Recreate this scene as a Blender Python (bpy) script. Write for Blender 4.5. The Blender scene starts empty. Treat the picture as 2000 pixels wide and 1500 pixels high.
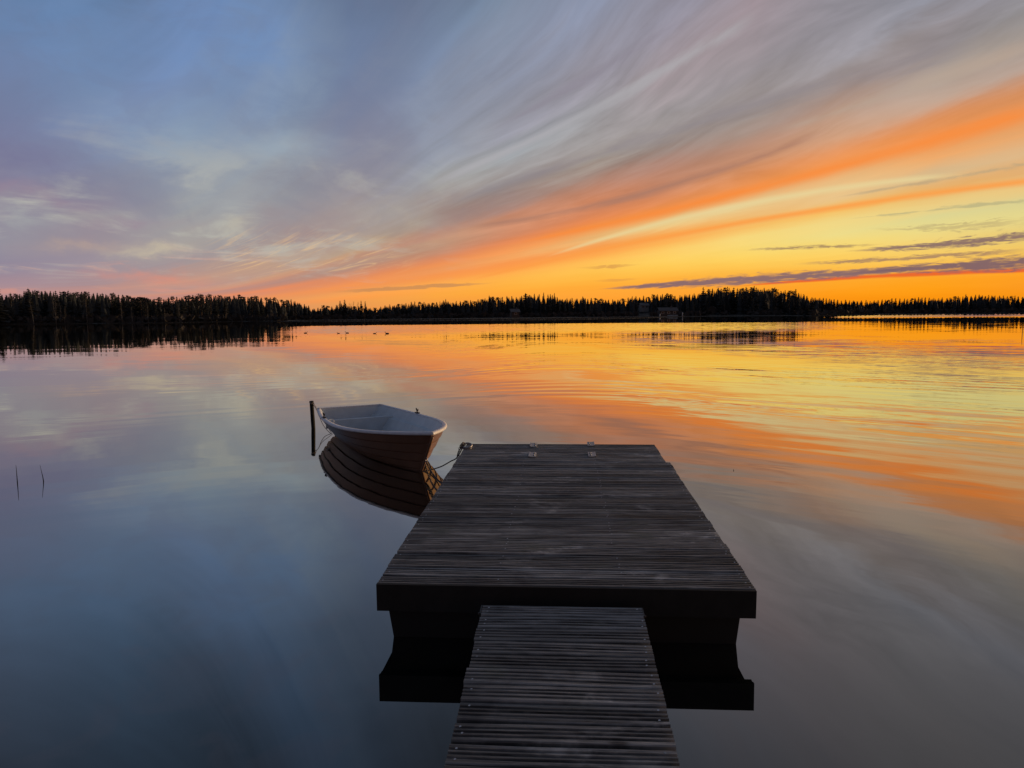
import bpy, bmesh, math, random
import numpy as np
from mathutils import Vector, Matrix

R = math.radians
random.seed(7)
rng = np.random.default_rng(11)
scene = bpy.context.scene
COL = scene.collection

# ------------------------------------------------------------------ camera
CAM_H = 1.68
FPX = 1387.0                      # focal length in pixels of the 2000 px wide photograph
PITCH = math.atan((750 - 614.5) / FPX)
ROLL = 0.0095
cam_data = bpy.data.cameras.new('camera')
cam = bpy.data.objects.new('camera', cam_data)
COL.objects.link(cam)
cam_data.sensor_width = 36.0
cam_data.lens = FPX / 2000 * 36.0
cam_data.clip_start = 0.05
cam_data.clip_end = 20000
_f = Vector((0, math.cos(PITCH), -math.sin(PITCH)))
_r0 = Vector((1, 0, 0)); _u0 = Vector((0, math.sin(PITCH), math.cos(PITCH)))
_r = _r0 * math.cos(ROLL) - _u0 * math.sin(ROLL)
_u = _u0 * math.cos(ROLL) + _r0 * math.sin(ROLL)
cam.matrix_world = Matrix(((_r.x, _u.x, -_f.x, 0), (_r.y, _u.y, -_f.y, 0), (_r.z, _u.z, -_f.z, CAM_H), (0, 0, 0, 1)))
scene.camera = cam

scene.render.engine = 'CYCLES'
scene.view_settings.view_transform = 'Standard'
scene.view_settings.look = 'None'
scene.view_settings.exposure = 0.0
scene.view_settings.gamma = 1.0
scene.cycles.use_denoising = True
scene.cycles.sample_clamp_indirect = 1.5
scene.cycles.max_bounces = 6
scene.cycles.diffuse_bounces = 2
scene.cycles.glossy_bounces = 4
scene.cycles.use_adaptive_sampling = False


def ray(x, y):
    """direction of a point of the photograph (2000 x 1500)"""
    return _r * ((x - 1000) / FPX) + _u * ((750 - y) / FPX) + _f


def at_z(x, y, z=0.0):
    d = ray(x, y)
    return Vector((0, 0, CAM_H)) + d * ((z - CAM_H) / d.z)


def at_y(x, y, Y):
    d = ray(x, y)
    return Vector((0, 0, CAM_H)) + d * (Y / d.y)


def azel(x, y):
    d = ray(x, y).normalized()
    return math.atan2(d.x, d.y), math.asin(d.z)


def lin(c):
    return c / 12.92 if c <= 0.04045 else ((c + 0.055) / 1.055) ** 2.4


def rgb(r, g, b):
    return (lin(r / 255), lin(g / 255), lin(b / 255), 1.0)


# ------------------------------------------------------------------ node helpers
class Nodes:
    def __init__(self, nt):
        self.nt = nt

    def new(self, kind, **kw):
        n = self.nt.nodes.new(kind)
        for k, v in kw.items():
            setattr(n, k, v)
        return n

    def put(self, sock, v):
        if isinstance(v, bpy.types.NodeSocket):
            self.nt.links.new(v, sock)
        else:
            sock.default_value = v

    def m(self, op, a, b=0.0, c=0.0, clamp=False):
        n = self.new('ShaderNodeMath', operation=op, use_clamp=clamp)
        self.put(n.inputs[0], a)
        self.put(n.inputs[1], b)
        self.put(n.inputs[2], c)
        return n.outputs[0]

    def add(self, a, b): return self.m('ADD', a, b)
    def sub(self, a, b): return self.m('SUBTRACT', a, b)
    def mul(self, a, b): return self.m('MULTIPLY', a, b)
    def div(self, a, b): return self.m('DIVIDE', a, b)
    def mad(self, a, b, c): return self.m('MULTIPLY_ADD', a, b, c)

    def smooth(self, v, lo, hi, a=0.0, b=1.0, kind='SMOOTHSTEP'):
        n = self.new('ShaderNodeMapRange', interpolation_type=kind)
        n.clamp = True
        self.put(n.inputs[0], v)
        n.inputs[1].default_value = lo
        n.inputs[2].default_value = hi
        n.inputs[3].default_value = a
        n.inputs[4].default_value = b
        return n.outputs[0]

    def vec(self, x, y=0.0, z=0.0):
        n = self.new('ShaderNodeCombineXYZ')
        self.put(n.inputs[0], x); self.put(n.inputs[1], y); self.put(n.inputs[2], z)
        return n.outputs[0]

    def xyz(self, v):
        n = self.new('ShaderNodeSeparateXYZ')
        self.put(n.inputs[0], v)
        return n.outputs[0], n.outputs[1], n.outputs[2]

    def noise(self, v, scale=1.0, detail=3.0, rough=0.5, dist=0.0, color=False):
        n = self.new('ShaderNodeTexNoise')
        self.put(n.inputs['Vector'], v)
        n.inputs['Scale'].default_value = scale
        n.inputs['Detail'].default_value = detail
        n.inputs['Roughness'].default_value = rough
        n.inputs['Distortion'].default_value = dist
        return n.outputs['Color' if color else 'Fac']

    def mix(self, f, a, b, blend='MIX'):
        n = self.new('ShaderNodeMix', data_type='RGBA', blend_type=blend)
        n.clamp_factor = True
        self.put(n.inputs[0], f); self.put(n.inputs[6], a); self.put(n.inputs[7], b)
        return n.outputs[2]

    def scale(self, v, s):
        n = self.new('ShaderNodeVectorMath', operation='SCALE')
        self.put(n.inputs[0], v); self.put(n.inputs[3], s)
        return n.outputs[0]

    def ramp(self, f, stops, mode='LINEAR'):
        n = self.new('ShaderNodeValToRGB')
        cr = n.color_ramp
        cr.interpolation = mode
        while len(cr.elements) > 1:
            cr.elements.remove(cr.elements[-1])
        cr.elements[0].position = stops[0][0]
        cr.elements[0].color = stops[0][1]
        for p, c in stops[1:]:
            e = cr.elements.new(p)
            e.color = c
        self.put(n.inputs[0], f)
        return n.outputs[0]


# ------------------------------------------------------------------ sky (dusk, streaks of high cloud)
# colours of the sky read off at points of the photograph (x,y:r,g,b), then spread over direction
SKY_POINTS = """0,10:108,137,180;120,20:108,143,188;250,30:110,136,178;400,20:112,147,196;500,40:118,150,196;620,30:115,145,190;700,20:115,132,170;850,30:118,138,170;980,30:130,152,175;1100,30:140,150,175;1250,30:142,140,155;1350,15:155,152,165;1450,30:160,140,145;1600,15:145,143,152;1750,20:148,148,155;1850,15:145,148,165;1990,20:142,142,145
20,100:112,140,175;150,110:116,145,185;300,110:122,138,178;430,90:118,145,188;520,60:120,150,195;600,130:112,130,165;700,110:112,130,160;820,80:122,142,172;950,110:135,150,170;1050,130:140,145,165;1100,140:148,142,152;1250,90:168,155,162;1300,100:158,145,150;1400,110:155,145,150;1480,90:142,145,158;1580,100:150,140,145;1700,70:150,150,160;1760,80:160,145,140;1800,110:142,135,140;1900,60:142,138,142;1990,90:162,152,145
30,200:120,138,172;150,180:126,150,188;300,180:120,140,178;370,210:130,150,182;450,200:125,140,165;550,180:122,138,165;650,150:110,125,155;720,190:120,130,160;830,200:125,135,160;870,180:140,150,175;930,180:135,135,150;1000,230:150,148,160;1050,180:150,142,152;1130,150:158,155,165;1180,190:160,158,162;1250,170:160,142,145;1330,160:142,145,150;1450,160:160,148,148;1480,200:152,140,135;1600,150:150,140,138;1650,190:165,140,130;1750,170:175,158,145;1800,150:165,155,145;1880,120:170,160,155;1980,140:175,165,160;1950,170:185,148,125;1980,195:215,140,90
20,280:122,118,150;80,250:118,130,160;200,250:125,140,168;290,290:138,160,180;400,270:130,140,160;480,290:145,155,170;540,290:155,172,185;620,290:150,155,170;700,250:128,132,155;740,270:135,130,145;820,250:130,135,150;850,230:145,155,175;900,280:150,148,155;960,285:165,172,178;1000,270:158,170,178;1060,260:145,148,160;1110,270:165,165,165;1180,230:160,160,160;1220,240:148,138,142;1300,250:155,148,145;1400,230:155,145,140;1450,260:165,145,132;1500,230:155,142,135;1550,250:190,150,130;1620,230:195,155,130;1700,230:190,160,138;1760,220:195,165,145;1800,235:230,150,95;1700,270:220,150,100;1760,285:240,145,75;1850,270:235,150,85;1960,210:225,145,85;1980,260:230,165,105;1900,300:240,165,100
20,340:122,122,150;100,330:118,125,155;200,330:125,135,160;320,320:138,155,178;400,340:142,155,170;480,330:142,152,165;550,350:135,135,148;640,310:155,155,162;700,330:150,148,155;760,320:142,140,155;830,330:158,165,170;900,330:165,170,175;960,340:172,175,175;1000,320:170,172,172;1100,330:160,150,145;1150,325:168,160,150;1200,340:155,130,122;1300,325:178,132,115;1350,320:165,135,125;1400,330:200,135,105;1450,330:215,150,110;1500,310:210,150,110;1550,340:245,145,75;1620,330:250,155,85;1500,360:248,145,65;1700,320:245,165,95;1750,335:235,175,115;1850,320:225,190,140;1950,315:235,200,150;1950,335:185,155,125
20,380:150,125,145;20,420:150,160,165;60,420:160,168,168;100,390:140,132,150;170,410:160,158,155;220,370:135,135,150;250,430:148,132,148;300,380:140,140,152;370,390:155,160,162;420,380:158,162,165;350,430:158,162,160;470,400:160,165,165;520,380:135,135,148;520,420:155,158,158;600,370:145,140,150;680,400:145,135,145;740,370:160,160,160;800,410:170,165,158;850,395:172,165,155;880,370:165,158,152;950,380:150,130,125;1000,400:150,125,120;1030,350:168,165,162;1100,370:165,138,125;1200,380:215,140,100;1250,390:190,125,95;1300,370:205,135,100;1400,375:225,150,100;1450,380:245,145,70;1350,410:245,140,65;1420,400:235,190,125;1480,400:230,215,160;1560,385:225,215,165;1600,400:245,190,110;1500,430:250,160,75;1650,385:235,205,155;1700,370:205,170,125;1780,360:200,180,140;1750,385:250,165,75;1850,350:215,205,165;1900,365:250,175,95;1700,400:255,180,70;1800,385:240,190,105;1850,400:225,205,140;1950,375:245,205,130;1950,395:200,195,140
20,460:145,148,160;100,465:145,140,152;160,480:170,150,145;220,450:155,138,150;300,470:145,135,150;380,460:155,145,148;450,455:185,182,165;430,480:158,148,148;520,470:165,160,158;600,450:160,135,135;650,470:165,145,140;700,470:172,160,150;760,450:165,158,148;820,450:160,135,128;880,420:155,125,118;900,440:185,130,110;960,440:215,140,105;1000,450:210,135,105;800,485:195,165,135;900,470:195,155,125;930,480:185,135,110;980,480:240,140,85;1050,440:225,140,95;1150,440:245,140,70;1250,425:250,145,65;1120,470:240,185,120;1200,460:235,205,140;1300,440:232,215,150;1250,465:250,165,80;1350,450:250,160,75;1400,440:248,170,80;1450,460:248,220,130;1600,450:238,220,145;1550,430:240,215,130;1700,430:235,220,150;1850,430:230,220,150;1950,420:225,220,150;1980,460:235,210,125;1850,468:240,210,125;1750,480:250,210,110;1600,480:248,215,115;1540,483:250,215,110;1400,480:252,210,110
20,510:138,135,155;120,520:150,135,152;230,500:150,140,155;290,497:190,180,160;350,520:155,142,150;430,510:170,155,148;480,520:205,165,130;520,505:195,165,135;600,510:215,175,130;680,495:215,175,125;560,525:180,150,140;620,535:160,135,135;720,520:170,135,125;760,510:190,145,120;820,520:225,140,95;900,510:245,150,80;850,530:230,150,95;930,530:255,145,65;1000,505:245,165,90;1050,510:250,150,75;1100,490:245,150,80;980,560:255,175,65;1100,530:255,190,80;1200,510:255,205,95;1300,510:255,208,95;1400,510:255,210,95;1500,505:255,210,95;1200,550:255,175,60;1300,540:255,180,65;1600,510:252,205,90;1700,510:252,200,90;1800,500:250,205,100;1900,505:250,200,95;1990,500:250,200,90;1700,540:255,170,45;1500,540:255,180,60;1400,550:255,172,58
20,550:165,140,150;100,560:180,145,145;200,555:165,140,145;300,550:205,140,125;380,560:180,145,140;430,565:220,145,115;480,572:245,140,85;550,560:235,140,95;650,562:250,150,80;700,575:255,165,80;750,563:240,165,90;600,590:250,150,80;800,575:255,165,70;900,575:255,170,60;1000,575:255,165,55;1100,580:255,165,55;1250,572:255,165,55;1600,560:255,165,40;1700,560:255,160,25;1800,565:255,160,20;1950,560:250,155,40;1700,580:252,145,10;1850,580:252,150,15;1500,570:255,160,45;1995,580:250,148,15;0,590:180,142,145;300,590:215,145,125;1000,600:255,160,50;1400,590:255,155,40"""
# (azimuth, elevation, r, g, b) outside the picture
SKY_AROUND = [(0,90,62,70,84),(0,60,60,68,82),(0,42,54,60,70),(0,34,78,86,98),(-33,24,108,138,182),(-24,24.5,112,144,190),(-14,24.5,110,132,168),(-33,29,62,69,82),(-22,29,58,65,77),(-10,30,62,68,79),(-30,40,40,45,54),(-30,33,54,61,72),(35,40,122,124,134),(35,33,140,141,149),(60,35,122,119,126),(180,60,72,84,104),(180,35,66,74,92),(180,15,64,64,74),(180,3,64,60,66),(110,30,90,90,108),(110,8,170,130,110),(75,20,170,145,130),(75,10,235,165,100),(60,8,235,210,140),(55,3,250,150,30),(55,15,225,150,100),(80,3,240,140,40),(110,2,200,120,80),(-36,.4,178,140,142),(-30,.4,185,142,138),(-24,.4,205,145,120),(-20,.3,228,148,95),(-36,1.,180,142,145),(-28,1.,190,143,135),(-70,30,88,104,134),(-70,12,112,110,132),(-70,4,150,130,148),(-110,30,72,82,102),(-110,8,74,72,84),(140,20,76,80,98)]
STOPS = [0, .12] + [round(.2 + .065 * i, 4) for i in range(20)] + [1.6, 1.75, 1.95, 2.2, 2.5, 2.9, 3.3, 3.8, 4.5, 5.4]
AZ = [-180, -110, -70, -45, -36, -30, -24, -18, -12, -6, 0, 6, 12, 18, 24, 30, 37, 50, 75, 110, 180]


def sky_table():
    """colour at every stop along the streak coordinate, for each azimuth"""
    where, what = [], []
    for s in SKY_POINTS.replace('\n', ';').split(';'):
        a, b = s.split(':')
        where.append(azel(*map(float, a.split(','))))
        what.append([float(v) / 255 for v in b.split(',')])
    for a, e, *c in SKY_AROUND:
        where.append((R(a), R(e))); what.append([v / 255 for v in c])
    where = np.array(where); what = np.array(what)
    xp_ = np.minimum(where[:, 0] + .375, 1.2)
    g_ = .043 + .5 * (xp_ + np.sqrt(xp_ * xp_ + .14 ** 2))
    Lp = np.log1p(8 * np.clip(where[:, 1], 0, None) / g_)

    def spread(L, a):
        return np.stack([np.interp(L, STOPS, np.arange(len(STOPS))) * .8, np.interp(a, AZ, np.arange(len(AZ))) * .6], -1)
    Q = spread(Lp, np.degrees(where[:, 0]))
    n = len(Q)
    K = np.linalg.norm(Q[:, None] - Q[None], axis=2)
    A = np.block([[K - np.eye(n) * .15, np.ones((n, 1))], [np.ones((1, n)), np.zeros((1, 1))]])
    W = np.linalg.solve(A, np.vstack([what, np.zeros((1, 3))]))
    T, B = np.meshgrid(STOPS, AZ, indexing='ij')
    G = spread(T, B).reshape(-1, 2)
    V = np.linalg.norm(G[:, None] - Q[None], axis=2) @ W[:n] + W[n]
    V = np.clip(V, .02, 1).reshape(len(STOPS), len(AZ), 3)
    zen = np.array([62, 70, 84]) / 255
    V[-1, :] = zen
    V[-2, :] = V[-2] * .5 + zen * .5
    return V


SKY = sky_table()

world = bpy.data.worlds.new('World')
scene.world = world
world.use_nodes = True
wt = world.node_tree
wt.nodes.clear()
N = Nodes(wt)
wc = N.new('ShaderNodeTexCoord').outputs['Generated']
dn = N.new('ShaderNodeVectorMath', operation='NORMALIZE')
N.put(dn.inputs[0], wc)
dx, dy, dz = N.xyz(dn.outputs[0])
az = N.m('ARCTAN2', dx, dy)
el = N.m('MAXIMUM', N.m('ARCSINE', dz), 0.0)
xp = N.m('MINIMUM', N.add(az, .375), 1.2)
gg = N.mad(N.add(xp, N.m('SQRT', N.mad(xp, xp, .14 ** 2))), .5, .043)
Lraw = N.m('LOGARITHM', N.mad(N.div(el, gg), 8.0, 1.0), math.e)
# streak coordinates: fast across the bands, slow along them
und = N.noise(N.vec(N.mul(az, 3.2), N.mul(el, 4.5), 21.0), 1.0, 2, .45)
Lw = N.mad(N.sub(und, .5), .24, Lraw)        # the streaks sway a little
sv = N.vec(N.mul(Lw, 5.0), N.mul(az, 2.2), 0.3)
n_band = N.noise(sv, 1.0, 4, .55, .25)
sv2 = N.vec(N.mul(Lw, 9.5), N.mul(az, 5.2), 1.7)
n_fine = N.noise(sv2, 1.0, 4, .6, .5)
sv3 = N.vec(N.mul(Lw, 25.0), N.mul(az, 13.0), 4.1)
n_hair = N.noise(sv3, 1.0, 3, .6, .8)
# amplitude of the streaks: quieter in the clear glow close to the horizon
L1 = N.mad(N.mul(N.sub(n_band, .5), N.smooth(Lraw, .9, 1.9, .06, 1.0)), .30, Lraw)
L1 = N.mad(N.mul(N.sub(n_fine, .5), N.smooth(Lraw, .8, 1.6, .34, 1.0)), .15, L1)
L1 = N.mad(N.mul(N.sub(n_hair, .5), N.smooth(Lraw, .8, 1.6, .9, 1.0)), .030, L1)
az_n = N.noise(N.vec(N.mul(az, 5.0), N.mul(el, 9.0), 7.0), 1.0, 3, .5)
az1 = N.mad(N.sub(az_n, .5), .09, az)
Lf = N.div(L1, 5.4)
azd = N.mul(az1, 180 / math.pi)
sky = None


def after(col, *vals):
    """the same values, taken once the colour so far is known: keeps the long chain evaluated in order"""
    r_ = N.xyz(col)[0]
    return [N.mad(r_, 1e-9, v) for v in vals]


for k in range(len(AZ)):
    stops = []
    for i, s in enumerate(STOPS):
        stops.append((s / 5.4, rgb(*(SKY[i, k] * 255))))
    if sky is None:
        sky = N.ramp(Lf, stops)
    else:
        Lk, ak = after(sky, Lf, azd)
        col = N.ramp(Lk, stops)
        sky = N.mix(N.smooth(ak, AZ[k - 1], AZ[k], kind='LINEAR'), sky, col)

# brightness of the streaks
bright = N.add(N.mul(N.sub(n_fine, .5), 1.05), N.mul(N.sub(n_hair, .5), .30))
bright = N.mad(N.mul(bright, N.smooth(Lraw, .7, 1.35, .06, .85)), N.mul(N.smooth(az, -.32, .12, .15, 1.0), N.mul(N.smooth(Lraw, 2.5, 1.7, .20, 1.0), N.smooth(el, .36, .46, 1.0, .30))), 1.0)
sky = N.scale(sky, bright)

# soft broken cloud low over the left shore: cream gaps, mauve lumps
pv = N.vec(N.div(dx, N.add(dz, .075)), N.mul(N.div(dy, N.add(dz, .075)), .9), 0.0)
blot = N.noise(pv, 1.15, 6, .6, .8)
blot2 = N.noise(N.vec(N.mul(az, 9.0), N.mul(el, 17.0), 3.0), 1.0, 5, .55, .6)
left = N.mul(N.smooth(az, -.02, -.30), N.mul(N.smooth(el, .03, .07), N.smooth(el, .27, .13)))
gap = N.mul(N.smooth(N.add(N.mul(blot, .55), N.mul(blot2, .45)), .495, .64), left)
sky = N.mix(N.mul(gap, .75), sky, rgb(190, 190, 178))
lump = N.mul(N.smooth(blot2, .50, .36), N.mul(N.smooth(az, .1, -.2), N.smooth(el, .06, .14)))
sky = N.mix(N.mul(lump, .18), sky, rgb(112, 116, 142))
pink = N.mul(N.smooth(blot, .55, .70), N.mul(N.smooth(az, -.12, -.34), N.mul(N.smooth(el, .015, .03), N.smooth(el, .12, .05))))
sky = N.mix(N.mul(pink, .45), sky, rgb(222, 150, 128))
# the larger soft lumps and openings of the left-hand sky
wob = N.noise(N.vec(N.mul(az, 7.0), N.mul(el, 12.0), 5.5), 1.0, 5, .6, color=True)
wx, wy, wz = N.xyz(wob)
azw_ = N.mad(N.sub(wx, .5), .16, az)
elw_ = N.mad(N.sub(wy, .5), .085, el)
mott = N.noise(N.vec(N.mul(az, 13.0), N.mul(el, 26.0), 2.5), 1.0, 6, .62, .5)
mott_w = N.smooth(mott, .30, .70, .25, 1.15)
for bx_, by_, rx_, ry_, colr, st_ in ((650, 150, 170, 110, (108, 123, 155), .70), (440, 40, 120, 70, (112, 148, 198), .7), (130, 60, 150, 80, (110, 143, 189), .55), (745, 265, 90, 60, (130, 130, 150), .6), (555, 350, 95, 75, (132, 131, 146), .8), (50, 315, 150, 60, (116, 114, 148), .75), (230, 372, 130, 34, (132, 130, 150), .6),
                                     (430, 392, 90, 46, (164, 168, 170), .75), (30, 415, 85, 24, (168, 172, 170), .8), (445, 454, 46, 14, (196, 190, 170), .9), (170, 412, 50, 17, (168, 163, 158), .7), (290, 497, 70, 9, (204, 190, 162), .8),
                                     (140, 482, 65, 11, (190, 164, 146), .7), (310, 543, 100, 11, (228, 142, 118), .75), (90, 378, 80, 16, (164, 128, 144), .6), (250, 436, 90, 14, (158, 132, 148), .6), (545, 288, 90, 30, (158, 174, 187), .7),
                                     (300, 262, 90, 55, (140, 163, 186), .6), (850, 235, 40, 70, (150, 162, 182), .6), (610, 450, 110, 30, (158, 132, 134), .6), (760, 425, 120, 30, (172, 165, 158), .6), (880, 395, 90, 30, (152, 126, 122), .6)):
    ca_, ce_ = azel(bx_, by_)
    aw_, ew_ = after(sky, azw_, elw_)
    qx = N.m('MULTIPLY', N.sub(aw_, ca_), FPX / rx_)
    qy = N.m('MULTIPLY', N.sub(ew_, ce_), FPX / ry_)
    dd = N.mad(qx, qx, N.mul(qy, qy))
    wgt = N.mul(N.m('POWER', 2.718, N.mul(dd, -1.1)), mott_w)
    sky = N.mix(N.mul(wgt, st_ * .72), sky, rgb(*colr))
# small bright ripples of cloud above the gap in the far woods
rip = N.noise(N.vec(N.mul(az, 16.0), N.mul(Lraw, 16.0), 9.0), 1.0, 4, .6, 1.2)
ripm = N.mul(N.smooth(az, -.42, -.34), N.mul(N.smooth(az, -.10, -.22), N.mul(N.smooth(el, .045, .07), N.smooth(el, .125, .085))))
sky = N.mix(N.mul(N.mul(N.smooth(rip, .50, .78), ripm), .75), sky, rgb(238, 196, 140))


AZS, ELS = az, el


def cloud(sky, pts, colour, ragged=.55, strength=1.0, fx=14.0, fy=90.0, seed=0.0, soft=.55):
    """a low bank of cloud: points (x, y, half thickness in photo pixels) read off along it"""
    az, el = after(sky, AZS, ELS)
    A, E, H = [], [], []
    for x, y, h in pts:
        a, e = azel(x, y)
        A.append(a); E.append(e); H.append(h / FPX)
    deg = min(2, len(pts) - 1)
    pc = np.polyfit(A, E, deg)
    ph = np.polyfit(A, H, deg)
    if deg == 1:
        pc = [0, *pc]; ph = [0, *ph]
    c = N.mad(N.mad(az, float(pc[0]), float(pc[1])), az, float(pc[2]))
    h = N.m('MAXIMUM', N.mad(N.mad(az, float(ph[0]), float(ph[1])), az, float(ph[2])), 1e-4)
    d = N.div(N.m('ABSOLUTE', N.sub(el, c)), h)
    nz = N.noise(N.vec(N.mul(az, fx), N.mul(N.sub(el, c), fy), seed), 1.0, 5, .62, .7)
    dens = N.add(N.sub(1.0, d), N.mul(N.sub(nz, .5), ragged * 4.0))
    a0, a1 = min(A), max(A)
    ends = N.mul(N.smooth(az, a0 - .005, a0 + .06), N.smooth(az, a1 + .01, a1 - .05))
    f = N.mul(N.mul(N.smooth(dens, 0.0, soft), N.smooth(d, 2.2, 1.2)), N.mul(ends, strength))
    return N.mix(f, sky, colour)


sky = cloud(sky, [(1620, 387, 1), (1700, 374, 3), (1780, 362, 5), (1900, 337, 5), (2000, 322, 5), (2080, 308, 4)], rgb(186, 164, 128), .85, .7, 26, 110, seed=1, soft=1.1)
sky = cloud(sky, [(1650, 428, 1), (1800, 413, 3), (1900, 402, 4), (2000, 391, 5), (2080, 383, 4)], rgb(176, 170, 128), .95, .65, 34, 150, seed=2, soft=1.1)
sky = cloud(sky, [(1440, 489, 1), (1540, 483, 4), (1620, 482, 4), (1720, 477, 2)], rgb(165, 135, 98), 1.0, .85, 60, 330, seed=3, soft=1.0)
sky = cloud(sky, [(1550, 517, 2), (1680, 508, 5), (1800, 503, 6), (1900, 497, 5), (2010, 487, 5)], rgb(165, 128, 100), 1.2, .85, 44, 360, seed=4, soft=1.0)
sky = cloud(sky, [(1690, 446, 1), (1800, 447, 6), (1900, 440, 8), (2020, 428, 10)], rgb(180, 160, 115), 1.2, .55, 60, 380, seed=5, soft=1.0)
sky = cloud(sky, [(1640, 490, 1), (1750, 486, 6), (1850, 475, 9), (2000, 461, 10), (2090, 452, 10)], rgb(134, 106, 104), .80, .93, 52, 330, seed=6, soft=.9)
sky = cloud(sky, [(1120, 523, 1), (1190, 521, 4), (1250, 516, 1)], rgb(214, 150, 78), .6, .8, 40, 200, seed=7)
sky = cloud(sky, [(1150, 549, 1), (1205, 547, 3), (1250, 544, 1)], rgb(218, 145, 72), .5, .8, 40, 200, seed=8)
sky = cloud(sky, [(640, 570, 2), (740, 566, 4), (840, 559, 4), (960, 553, 2)], rgb(196, 138, 88), .8, .75, 26, 200, seed=9)
# core of the big orange streak and the brownish veil lying along its upper side
sky = cloud(sky, [(1000, 478, 6), (1150, 441, 9), (1300, 413, 12), (1450, 379, 13), (1600, 334, 16), (1750, 293, 20), (1900, 250, 22), (2080, 200, 24)], rgb(250, 140, 60), .42, .80, 5, 34, seed=21, soft=1.3)
sky = cloud(sky, [(900, 446, 8), (1050, 420, 11), (1200, 391, 13), (1350, 352, 13), (1480, 308, 12), (1600, 262, 10)], rgb(168, 122, 104), .60, .75, 5, 40, seed=22, soft=1.2)
sky = cloud(sky, [(860, 405, 10), (1000, 352, 16), (1150, 308, 20), (1300, 262, 22), (1480, 205, 26), (1700, 135, 30), (1900, 75, 34)], rgb(142, 134, 138), .75, .75, 4, 24, seed=23, soft=1.3)
sky = cloud(sky, [(820, 370, 10), (950, 312, 13), (1080, 258, 14), (1220, 180, 15), (1340, 105, 16), (1480, 30, 18)], rgb(174, 172, 176), .8, .7, 5, 30, seed=24, soft=1.3)
sky = cloud(sky, [(960, 255, 8), (1080, 190, 12), (1220, 110, 14), (1360, 20, 16)], rgb(140, 134, 146), .8, .6, 5, 30, seed=25, soft=1.3)
sky = cloud(sky, [(1500, 262, 8), (1620, 222, 14), (1760, 180, 16), (1900, 130, 18), (2060, 75, 20)], rgb(184, 164, 148), .75, .7, 5, 28, seed=26, soft=1.3)
# the clear cream gap and the second, thinner orange streak under the big one
sky = cloud(sky, [(1060, 503, 3), (1200, 463, 8), (1400, 410, 10), (1560, 379, 11), (1700, 360, 9), (1880, 341, 6)], rgb(232, 214, 156), .16, .75, 5, 70, seed=15, soft=1.2)
sky = cloud(sky, [(900, 551, 4), (1000, 528, 6), (1250, 470, 7), (1500, 427, 9), (1750, 388, 9), (2000, 354, 10), (2100, 343, 10)], rgb(252, 158, 72), .18, .85, 5, 80, seed=16, soft=1.1)
# fire-coloured underside, then the bank above it
sky = cloud(sky, [(1420, 560, 1), (1520, 554, 3), (1620, 547, 5), (1720, 536, 6), (1850, 533, 5), (2010, 529, 4), (2100, 526, 4)], rgb(232, 88, 46), .25, .85, 10, 60, seed=10, soft=.8)
sky = cloud(sky, [(1160, 565, 1), (1300, 557, 6), (1400, 550, 10), (1500, 543, 13), (1600, 537, 12), (1700, 531, 8), (1800, 525, 3)], rgb(134, 104, 108), .55, .96, 44, 300, seed=11, soft=.8)
sky = cloud(sky, [(1640, 532, 2), (1740, 528, 8), (1850, 522, 12), (1950, 515, 15), (2100, 507, 19)], rgb(126, 98, 104), .58, .96, 44, 280, seed=12, soft=.8)

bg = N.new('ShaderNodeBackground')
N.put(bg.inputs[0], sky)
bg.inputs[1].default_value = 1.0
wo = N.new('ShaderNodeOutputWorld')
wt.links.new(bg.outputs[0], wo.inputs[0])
world.cycles.sampling_method = 'MANUAL'
world.cycles.sample_map_resolution = 512

# ------------------------------------------------------------------ the last of the sun: low in the glow beyond the right edge of the picture
sun_data = bpy.data.lights.new('sun', 'SUN')
sun_data.energy = 5.0
sun_data.angle = R(10)
sun_data.color = (1.0, .62, .32)
sun = bpy.data.objects.new('sun', sun_data)
COL.objects.link(sun)
_sa, _se = R(64), R(1.4)
sun_dir = Vector((math.sin(_sa) * math.cos(_se), math.cos(_sa) * math.cos(_se), math.sin(_se)))
sun.rotation_euler = sun_dir.to_track_quat('Z', 'Y').to_euler()
sun.location = sun_dir * 60


# ------------------------------------------------------------------ object helpers
def link(name, mesh, parent=None, mats=()):
    o = bpy.data.objects.new(name, mesh)
    COL.objects.link(o)
    for mt in mats:
        mesh.materials.append(mt)
    if parent is not None:
        o.parent = parent
    return o


def tag(o, label=None, cat=None, group=None, kind=None):
    if label: o['label'] = label
    if cat: o['category'] = cat
    if group: o['group'] = group
    if kind: o['kind'] = kind
    return o


def empty(name, loc=(0, 0, 0), rz=0.0, matrix=None):
    o = bpy.data.objects.new(name, None)
    COL.objects.link(o)
    o.empty_display_size = .2
    if matrix is not None:
        o.matrix_world = matrix
    else:
        o.location = loc
        o.rotation_euler = (0, 0, rz)
    return o


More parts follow.
